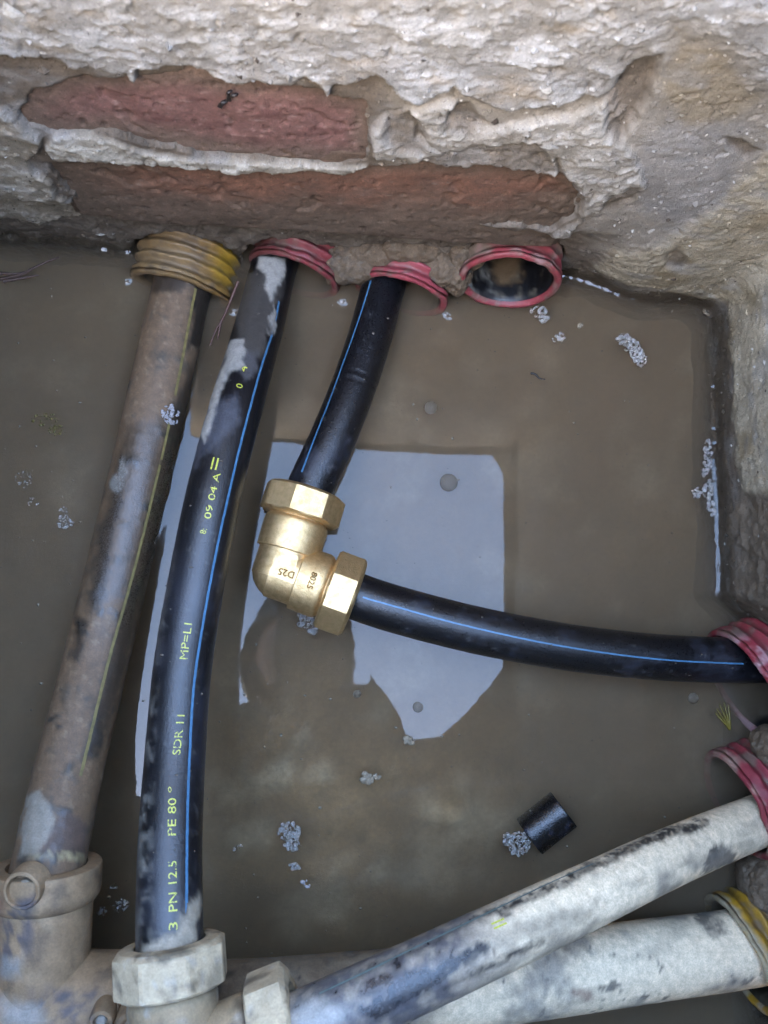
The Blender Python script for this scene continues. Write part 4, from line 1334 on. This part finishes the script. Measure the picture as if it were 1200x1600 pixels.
for p_, q_ in (((368, 480), .003), ((536, 464), .003), ((703, 486), .003), ((198, 432), .003)):
    c = at(p_[0], p_[1], 0)
    near([c], q_)
WP[:, 2] = .0016 * np.exp(-dist / .0019) * (1 + .5 * fbm(WP, .012, 2, 1201)) + fbm(WP, .03, 2, 1211) * .00002 + fbm(WP, .009, 2, 1213) * .0000022
nx, ny = len(gx), len(gy)
top = grid_faces(nx, ny)
ring = np.concatenate([np.arange(ny), np.arange(1, nx) * ny + ny - 1, (nx - 1) * ny + np.arange(ny - 2, -1, -1), np.arange(nx - 2, 0, -1) * ny])
nW = len(WP)
low = WP[ring].copy(); low[:, 2] = -.075
k = np.arange(len(ring)); m_ = len(ring)
side = np.stack([ring[k], ring[(k + 1) % m_], nW + (k + 1) % m_, nW + k], 1)
mbw = MB().add(np.concatenate([WP, low]), [top, side, (nW + k)[None, ::-1]])
water = mbw.build('water', M_water, base=(0, 0, 0))
tag(water, 'still brown muddy water mirroring the sky through the opening', kind='structure')

# ------------------------------------------------------------------ foam, bubbles, floating bits
def ball(c, r, nseg=14, nr=9, squash=1.0):
    th_ = np.linspace(0, math.pi, nr)
    V, f, _, _ = lathe([(-math.cos(x) * r * squash, max(math.sin(x) * r, 1e-6)) for x in th_], c, (0, 0, 1), nseg, up=(0, 1, 0))
    return V, f

def foam(label, spots, n, rmin=.0004, rmax=.0016, z=.0003, name='foam_patch', group='foam patches'):
    """spots: (px, py, rx, ry, rot) patches filled with small bubbles"""
    mb = MB()
    c0 = at(spots[0][0], spots[0][1], z)
    tot = sum(a[2] * a[3] for a in spots)
    for (x, y, rx, ry, ro) in spots:
        placed = []
        for i in range(max(3, int(.85 * n * rx * ry / tot))):
            q_ = math.sqrt(random.random()); a_ = random.uniform(0, 6.283)
            dx, dy = rx * q_ * math.cos(a_), ry * q_ * math.sin(a_)
            c, s_ = math.cos(ro), math.sin(ro)
            r_ = (rmin + (rmax - rmin) * random.random() ** 4.0) * .85
            p = at(x + c * dx - s_ * dy, y + s_ * dx + c * dy, z)
            V, f = ball(p + np.array([0, 0, random.uniform(-.4, .5) * r_]), r_, 12, 7)
            mb.add(V, f)
    o = mb.build(name, M_bub, base=c0)
    tag(o, label, 'foam', group)
    return o
foam('silvery foam patch floating near the back right corner, the largest out on open water', [(975, 530, 12, 9, .3), (990, 545, 18, 12, .9), (1000, 560, 13, 10, 1.0)], 420)
foam('little foam patch touching the open red conduit', [(842, 487, 14, 11, .4), (850, 497, 10, 7, 0)], 160)
foam('faint few bubbles just below the foam at the open red conduit', [(868, 530, 6, 5, 0), (877, 528, 6, 9, 0)], 40)
foam('strip of foam clinging to the right wall, topmost of the strips there', [(1106, 712, 7, 26, 0), (1102, 735, 5, 10, 0)], 200)
foam('strip of foam along the right wall just above the thin bright waterline', [(1106, 765, 9, 16, .1), (1088, 770, 7, 8, 0), (1111, 790, 6, 16, -.2)], 240)
foam('round clot of foam floating between the lettered pipe and the offcut', [(452, 1300, 18, 15, 0), (456, 1318, 12, 12, 0)], 300)
foam('crumb of foam under the round foam clot', [(460, 1354, 8, 7, 0)], 50)
foam('white foam at the sunken end of the floating black offcut', [(812, 1318, 17, 20, .3), (792, 1312, 7, 9, 0)], 330)
foam('bubbles under the lower nut of the brass elbow', [(478, 968, 12, 13, .2), (492, 985, 8, 8, 0)], 90, .0005, .0020)
foam('greyish scum spot with bubbles left of the muddy pipe', [(102, 815, 13, 11, 0), (100, 797, 7, 5, 0)], 110, .0003, .0010)
foam('pale scum smear at the far left of the muddy pipe, higher of the two', [(38, 748, 16, 14, 0), (52, 785, 9, 9, 0)], 100, .0002, .0008)
foam('tiny foam dots between tee and lettered pipe', [(188, 1415, 14, 10, -.3), (160, 1424, 8, 7, 0), (178, 1385, 6, 5, 0)], 90, .0003, .0010)
foam('pair of tiny bright bubbles above the tee, right of the lettered pipe', [(374, 1323, 6, 4, -.3), (366, 1328, 4, 3, 0)], 24)

def bubble(label, x, y, r, sq=.6):
    V, f = ball(at(x, y, .0001), r, 28, 17, sq)
    o = MB().add(V, f).build('bubble', M_film, base=at(x, y, 0))
    tag(o, label, 'bubble', 'single bubbles on the water')
bubble('big bubble alone in the mirrored sky', 701, 754, .0056)
bubble('bubble above the top edge of the mirrored sky', 673, 637, .0042)
bubble('small bubble in the dark mirrored head, above the pointed end of the sky', 558, 1084, .0025)
bubble('bubble at the edge of the mirrored shoulder beside the bright point of sky', 653, 1105, .0032)
bubble('bubble floating under the black pipe near the right wall conduit', 1083, 1091, .0034)
bubble('bubble floating in the back right corner', 1104, 488, .0028)

# specks and dust on the water
mb = MB()
for i in range(620):
    x, y = random.uniform(-20, 1130), random.uniform(430, 1500)
    p = at(x, y, .0002)
    r_ = random.choice((.00018, .0002, .0003, .0003, .0004, .0007)) * random.uniform(.6, 1.3)
    V, f = ball(p, r_, 6, 4, .6)
    V = p + (V - p) * np.array([random.uniform(.6, 1.8), random.uniform(.6, 1.5), 1])
    mb.add(V, f)
tag(mb.build('floating_specks', M_leafbit, base=(0, 0, 0)), 'pale specks scattered over the muddy water', kind='stuff')

def crumbs(name, label, cat, spots, mat, n, size, z=.0005, flat=.6):
    mb = MB()
    for (x, y, rx, ry) in spots:
        for i in range(n):
            q_ = math.sqrt(random.random()); a_ = random.uniform(0, 6.283)
            p = at(x + rx * q_ * math.cos(a_), y + ry * q_ * math.sin(a_), z)
            V, f = ball(p, size * random.uniform(.4, 1.2), 7, 5, flat)
            V = p + (V - p) * np.array([random.uniform(.6, 1.9), random.uniform(.6, 1.6), 1])
            mb.add(V, f)
    o = mb.build(name, mat, base=at(spots[0][0], spots[0][1], z))
    return tag(o, label, cat)
crumbs('debris_clump', 'pale bit of debris floating under the mirrored shoulder', 'debris', [(580, 1213, 14, 6), (572, 1218, 6, 5)], M_leafbit, 14, .0016)
crumbs('debris_clump', 'crumb of debris floating beside the pointed end of mirrored sky', 'debris', [(640, 1158, 8, 6)], M_leafbit, 12, .0013)
crumbs('debris_clump', 'tiny reddish white crumb under the round foam clot', 'debris', [(478, 1382, 7, 6)], M_lint, 8, .0010)
crumbs('debris_clump', 'olive weed scum floating left of the muddy pipe', 'debris', [(70, 655, 22, 10), (90, 672, 14, 8)], M_sprig, 34, .0006, -.0003)
crumbs('seed', 'tan seed floating just beyond the foam at the open red conduit', 'seed', [(908, 510, 3, 2)], M_leafbit, 3, .0014)

# white lint stuck on the muddy pipe
s_, a_ = P1.find(265, 650)
mb = MB()
for i in range(70):
    q_ = math.sqrt(random.random()); b_ = random.uniform(0, 6.283)
    p = P1.pos(np.array([s_ + .0055 * q_ * math.cos(b_)]), np.array([a_ + .0055 * q_ * math.sin(b_) / P1.r]), .0006 + random.random() * .0012)[0]
    V, f = ball(p, random.uniform(.0003, .0010), 6, 5)
    mb.add(p + (V - p) * np.array([random.uniform(.5, 1.8), random.uniform(.5, 1.8), 1]), f)
tag(mb.build('lint_tuft', M_lint, base=P1.pos(np.array([s_]), np.array([a_]))[0]), 'white fluffy tuft stuck on the muddy pipe over its yellow stripe', 'lint')

def strand(pts, r0, r1, nseg=8):
    C, s = spline(pts, .0008)
    T = np.gradient(C, axis=0); T /= np.linalg.norm(T, axis=1)[:, None]
    N = np.cross(T, np.array([.13, .2, .97])); N /= np.linalg.norm(N, axis=1)[:, None]
    Bv = np.cross(T, N)
    rad = np.linspace(r0, r1, len(C)) * (1 + .25 * fbm(C, .003, 2, 1301))
    th_ = np.linspace(0, 2 * math.pi, nseg, endpoint=False)
    V = C[:, None] + rad[:, None, None] * (np.cos(th_)[None, :, None] * N[:, None] + np.sin(th_)[None, :, None] * Bv[:, None])
    n_ = len(C)
    i, j = np.meshgrid(np.arange(n_ - 1), np.arange(nseg), indexing='ij')
    f = np.stack([i * nseg + j, (i + 1) * nseg + j, (i + 1) * nseg + (j + 1) % nseg, i * nseg + (j + 1) % nseg], -1).reshape(-1, 4)
    return V.reshape(-1, 3), [f]
V, f = strand(px3((829, 583, .0006), (837, 585, .001), (843, 591, .0006), (852, 593, .0008)), .0007, .0004)
tag(MB().add(V, f).build('twig', M_twig, base=at(840, 588, 0)), 'small dark wriggly twig floating below the open red conduit', 'twig')
mb = MB()
for pts in ([(0, 436, .001), (30, 430, .003), (62, 414, .006), (92, 402, .008)], [(-8, 426, .002), (20, 428, .002), (45, 424, .002)], [(5, 440, .001), (48, 432, .001), (60, 430, .001)]):
    mb.add(*strand(px3(*pts), .0011, .0005))
tag(mb.build('root', mat_simple('dry_root', (96, 70, 56), .7), base=at(40, 425, 0)), 'thin dry root poking over the water at the left end of the back wall', 'root')
mb = MB()
for pts in ([(372, 440, .004), (352, 490, .0006), (338, 515, .0004), (328, 540, -.0004)], [(346, 500, .0004), (340, 530, -.0006)]):
    mb.add(*strand(px3(*pts), .0010, .0005))
tag(mb.build('root', mat_simple('reddish_root', (112, 74, 58), .6), base=at(350, 490, 0)), 'reddish root strand in the water between the ochre conduit and the lettered pipe', 'root')
mb = MB()
for i, (x, y) in enumerate(((1120, 1108), (1124, 1100), (1131, 1098), (1138, 1102), (1122, 1120), (1118, 1114))):
    mb.add(*strand(px3((1140, 1140, -.0006), ((1140 + x) / 2 + 1, (1140 + y) / 2, .0006), (x, y, .0004)), .0008, .0004))
tag(mb.build('weed_sprig', M_sprig, base=at(1135, 1125, 0)), 'tiny yellow weed sprig floating between the two red conduits of the right wall', 'plant')
# dark crumb caught on the upper brick
def on_wall(px, py, out_):
    d = R3 @ np.array([(px - 600) / F, -(py - 800) / F, -1.0]); o = np.array([0, 0, H])
    X = o + d * (np.dot(start + nb_ * out_ - o, nb_) / np.dot(d, nb_))
    return X
mb = MB()
for pts in ([(343, 166), (348, 160), (354, 158), (358, 150)], [(358, 156), (356, 145), (362, 142)], [(356, 150), (366, 149), (371, 147)], [(343, 166), (346, 168)]):
    mb.add(*strand([on_wall(x, y, .0005 + .001 * (k % 2)) for k, (x, y) in enumerate(pts)], .0009, .0005))
tag(mb.build('dead_insect', M_twig, base=on_wall(355, 155, 0)), 'tiny dark dried insect clinging to the upper red brick', 'insect')

# ------------------------------------------------------------------ the photographer, seen mirrored in the water
def refl(px, py, h):
    p = at(px, py, -h).copy(); p[2] = h
    return p
hd = refl(466, 1040, .93)
shL, shR = np.array([-.235, -.335, .80]), refl(622, 1218, .82)
nk = np.array([-.012, -.205, .850])
pel = np.array([-.06, -.78, .98])
chest = np.array([-.062, -.43, .87])
per = thing('person', 'person in dark clothes leaning over the pit, mirrored in the water', 'person', (pel[0], pel[1], GT))
def skinned(name, pts, edges, rad, mat, root=0, sub=2, parent=None):
    me = bpy.data.meshes.new(name)
    org = np.array(per['_o'])
    me.from_pydata([tuple(np.asarray(p) - org) for p in pts], edges, [])
    me.materials.append(mat)
    o = bpy.data.objects.new(name, me)
    COL.objects.link(o)
    o.parent = parent or per
    sk = o.modifiers.new('skin', 'SKIN'); sk.use_smooth_shade = True
    lay = me.skin_vertices[0] if me.skin_vertices else None
    if lay is None:
        bm_ = None
    for i, r_ in enumerate(rad):
        lay.data[i].radius = (r_, r_) if not isinstance(r_, tuple) else r_
    lay.data[root].use_root = True
    sb = o.modifiers.new('sub', 'SUBSURF'); sb.levels = sub; sb.render_levels = sub
    return o
def make_skin_layer(me):
    pass
phone_c = np.array([-.016, -.052, H + .034])
handR = refl(850, 1120, GT + .02)
pts = [pel, np.array([-.06, -.60, .96]), chest, nk, hd + np.array([0, -.085, -.05]),
       shL, np.array([-.13, -.30, .62]), np.array([-.015, -.165, .490]),
       shR, np.array([.26, -.25, .70]), handR,
       pel + np.array([-.10, .02, -.04]), np.array([-.20, -.53, GT + .065]), np.array([-.20, -.93, GT + .05]), np.array([-.20, -1.00, GT + .09]),
       pel + np.array([.10, .02, -.04]), np.array([.10, -.53, GT + .065]), np.array([.10, -.93, GT + .05]), np.array([.10, -1.00, GT + .09]), refl(574, 1098, .87)]
edges = [(0, 1), (1, 2), (2, 3), (3, 4), (3, 5), (5, 6), (6, 7), (3, 8), (8, 9), (9, 10), (0, 11), (11, 12), (12, 13), (13, 14), (0, 15), (15, 16), (16, 17), (17, 18), (3, 19)]
rad = [.15, .135, .15, .128, .055, .068, .048, .034, .068, .048, .034, .10, .07, .05, .045, .10, .07, .05, .045, .055]
def make_body(name, pts, edges, rad, mat, root, sub=2):
    import bmesh
    org = np.array(per['_o'])
    bm = bmesh.new()
    lay = bm.verts.layers.skin.verify()
    vs_ = []
    for i, p in enumerate(pts):
        v = bm.verts.new(tuple(np.asarray(p) - org))
        r_ = rad[i]
        v[lay].radius = (r_, r_)
        v[lay].use_root = (i == root)
        vs_.append(v)
    for a_, b_ in edges:
        bm.edges.new((vs_[a_], vs_[b_]))
    me = bpy.data.meshes.new(name)
    bm.to_mesh(me); bm.free()
    me.materials.append(mat)
    o = bpy.data.objects.new(name, me)
    COL.objects.link(o)
    o.parent = per
    sk = o.modifiers.new('skin', 'SKIN'); sk.use_smooth_shade = True
    sb = o.modifiers.new('sub', 'SUBSURF'); sb.levels = sub; sb.render_levels = sub
    return o
make_body('clothed_body', pts, edges, rad, M_cloth, 0)
# head facing down into the pit, with hair
fwd = nrm(np.array([0, .35, -.94]))                      # where the face looks
upv = nrm(np.array([0, .94, .35]))
rgt = np.cross(fwd, upv)
th_, ph_ = np.meshgrid(np.linspace(0, math.pi, 40), np.linspace(0, 2 * math.pi, 56, endpoint=False), indexing='ij')
X = np.sin(th_) * np.cos(ph_); Y = np.cos(th_); Z = np.sin(th_) * np.sin(ph_)     # X right, Y up, Z forward
jaw = 1 - .25 * sm(-Y, .1, 1) 
sx, sy, sz = .076 * jaw, .118, .096 * (1 - .12 * sm(-Y, .2, 1) * (Z < 0))
bumpz = .022 * np.exp(-((X / .18) ** 2 + ((Y + .12) / .22) ** 2)) * (Z > 0) - .010 * (np.exp(-(((np.abs(X) - .38) / .16) ** 2 + ((Y - .08) / .12) ** 2))) * (Z > 0) + .006 * np.exp(-((X / .3) ** 2 + ((Y + .48) / .09) ** 2)) * (Z > 0)
HV = hd + (X * sx)[..., None] * rgt + (Y * sy)[..., None] * upv + (Z * sz + bumpz)[..., None] * fwd
HV = HV.reshape(-1, 3)
i, j = np.meshgrid(np.arange(39), np.arange(56), indexing='ij')
hf = np.stack([i * 56 + j, (i + 1) * 56 + j, (i + 1) * 56 + (j + 1) % 56, i * 56 + (j + 1) % 56], -1).reshape(-1, 4)
head = MB().add(HV, [hf]).build('head', M_skin, parent=per)
for sg in (-1, 1):
    V, f = ball(hd + rgt * sg * .076 - fwd * .005, .026, 16, 10, 1.0)
    c_ = hd + rgt * sg * .076 - fwd * .005
    MB().add(c_ + (V - c_) @ (np.outer(rgt, rgt) * .4 + np.outer(upv, upv) * 1.2 + np.outer(fwd, fwd) * .8), f).build('ear', M_skin, parent=head)
    V, f = ball(hd + rgt * sg * .031 + upv * .010 + fwd * .079, .0105, 14, 9)
    MB().add(V, f).build('eye', M_dark, parent=head)
hairm = (Z.ravel() < .25) | (Y.ravel() > .45)
HH = hd + (HV - hd) * 1.10 + ((HV - hd) @ rgt)[:, None] * rgt * .25 + (fbm(HV, .055, 3, 1401) * .030 + fbm(HV, .018, 2, 1402) * .008)[:, None] * (HV - hd) / .1
keep = hairm[hf].all(1)
MB().add(HH, [hf[keep]]).build('hair', M_hair, parent=head)

def hand(o_, fdir, palm_n, curl, mat):
    """palm with four fingers and a thumb"""
    fdir = nrm(fdir); palm_n = nrm(palm_n - fdir * np.dot(palm_n, fdir)); sd = np.cross(fdir, palm_n)
    pts_, ed, rd = [o_], [], [.022]
    def addp(p, par, r_):
        pts_.append(p); rd.append(r_); ed.append((par, len(pts_) - 1)); return len(pts_) - 1
    m_ = addp(o_ + fdir * .04, 0, .024)
    for q_, L in ((-.030, .062), (-.010, .074), (.010, .070), (.030, .056)):
        k0 = addp(o_ + fdir * .082 + sd * q_, m_, .0105)
        k1 = addp(pts_[k0] + nrm(fdir + palm_n * curl * .5) * L * .5, k0, .0090)
        addp(pts_[k1] + nrm(fdir + palm_n * curl * 1.6) * L * .5, k1, .0075)
    k0 = addp(o_ + fdir * .030 - sd * .036 + palm_n * .008, 0, .012)
    addp(pts_[k0] + nrm(fdir * .7 - sd * .5 + palm_n * curl * .6) * .045, k0, .0095)
    return make_body('hand', pts_, ed, rd, mat, 0, 2)
hand(handR, np.array([.75, .6, -.12]), np.array([0, 0, -1.0]), .25, M_skin)
hand(np.array([-.030, -.160, .4885]), np.array([.12, 1.0, .0]), np.array([0, 0, 1.0]), .10, M_skin)

# phone in the hand, its lens at the viewpoint
phn = thing('smartphone', 'dark smartphone held flat over the pit by the mirrored person', 'phone', phone_c)
w_, l_, t_ = .037, .078, .0045
prof2 = []
rc_ = .009
for cx, cy, a_s in ((w_ - rc_, l_ - rc_, 0), (-w_ + rc_, l_ - rc_, 90), (-w_ + rc_, -l_ + rc_, 180), (w_ - rc_, -l_ + rc_, 270)):
    for a_ in np.linspace(a_s, a_s + 90, 8):
        prof2.append((cx + rc_ * math.cos(math.radians(a_)), cy + rc_ * math.sin(math.radians(a_))))
prof2 = np.array(prof2); m_ = len(prof2)
pv = np.concatenate([np.concatenate([phone_c + np.column_stack([prof2 * sc_, np.full(m_, z_)])]) for sc_, z_ in ((.97, -t_), (1, -t_ + .001), (1, t_ - .001), (.97, t_))])
k = np.arange(m_)
MB().add(pv, [np.stack([q_ * m_ + k, q_ * m_ + (k + 1) % m_, (q_ + 1) * m_ + (k + 1) % m_, (q_ + 1) * m_ + k], 1) for q_ in range(3)] + [k[None, ::-1], (k + 3 * m_)[None]]).build('case', M_dark, parent=phn, sharp=40)
MB().add(np.array([phone_c + np.array([x, y, t_ + .0003]) for x, y in ((-.034, -.072), (.034, -.072), (.034, .072), (-.034, .072))]), [np.array([[0, 1, 2, 3]])]).build('screen', mat_simple('screen_glass', (10, 10, 12), .08), parent=phn, smooth=False)

for o in bpy.data.objects:
    if '_o' in o:
        del o['_o']
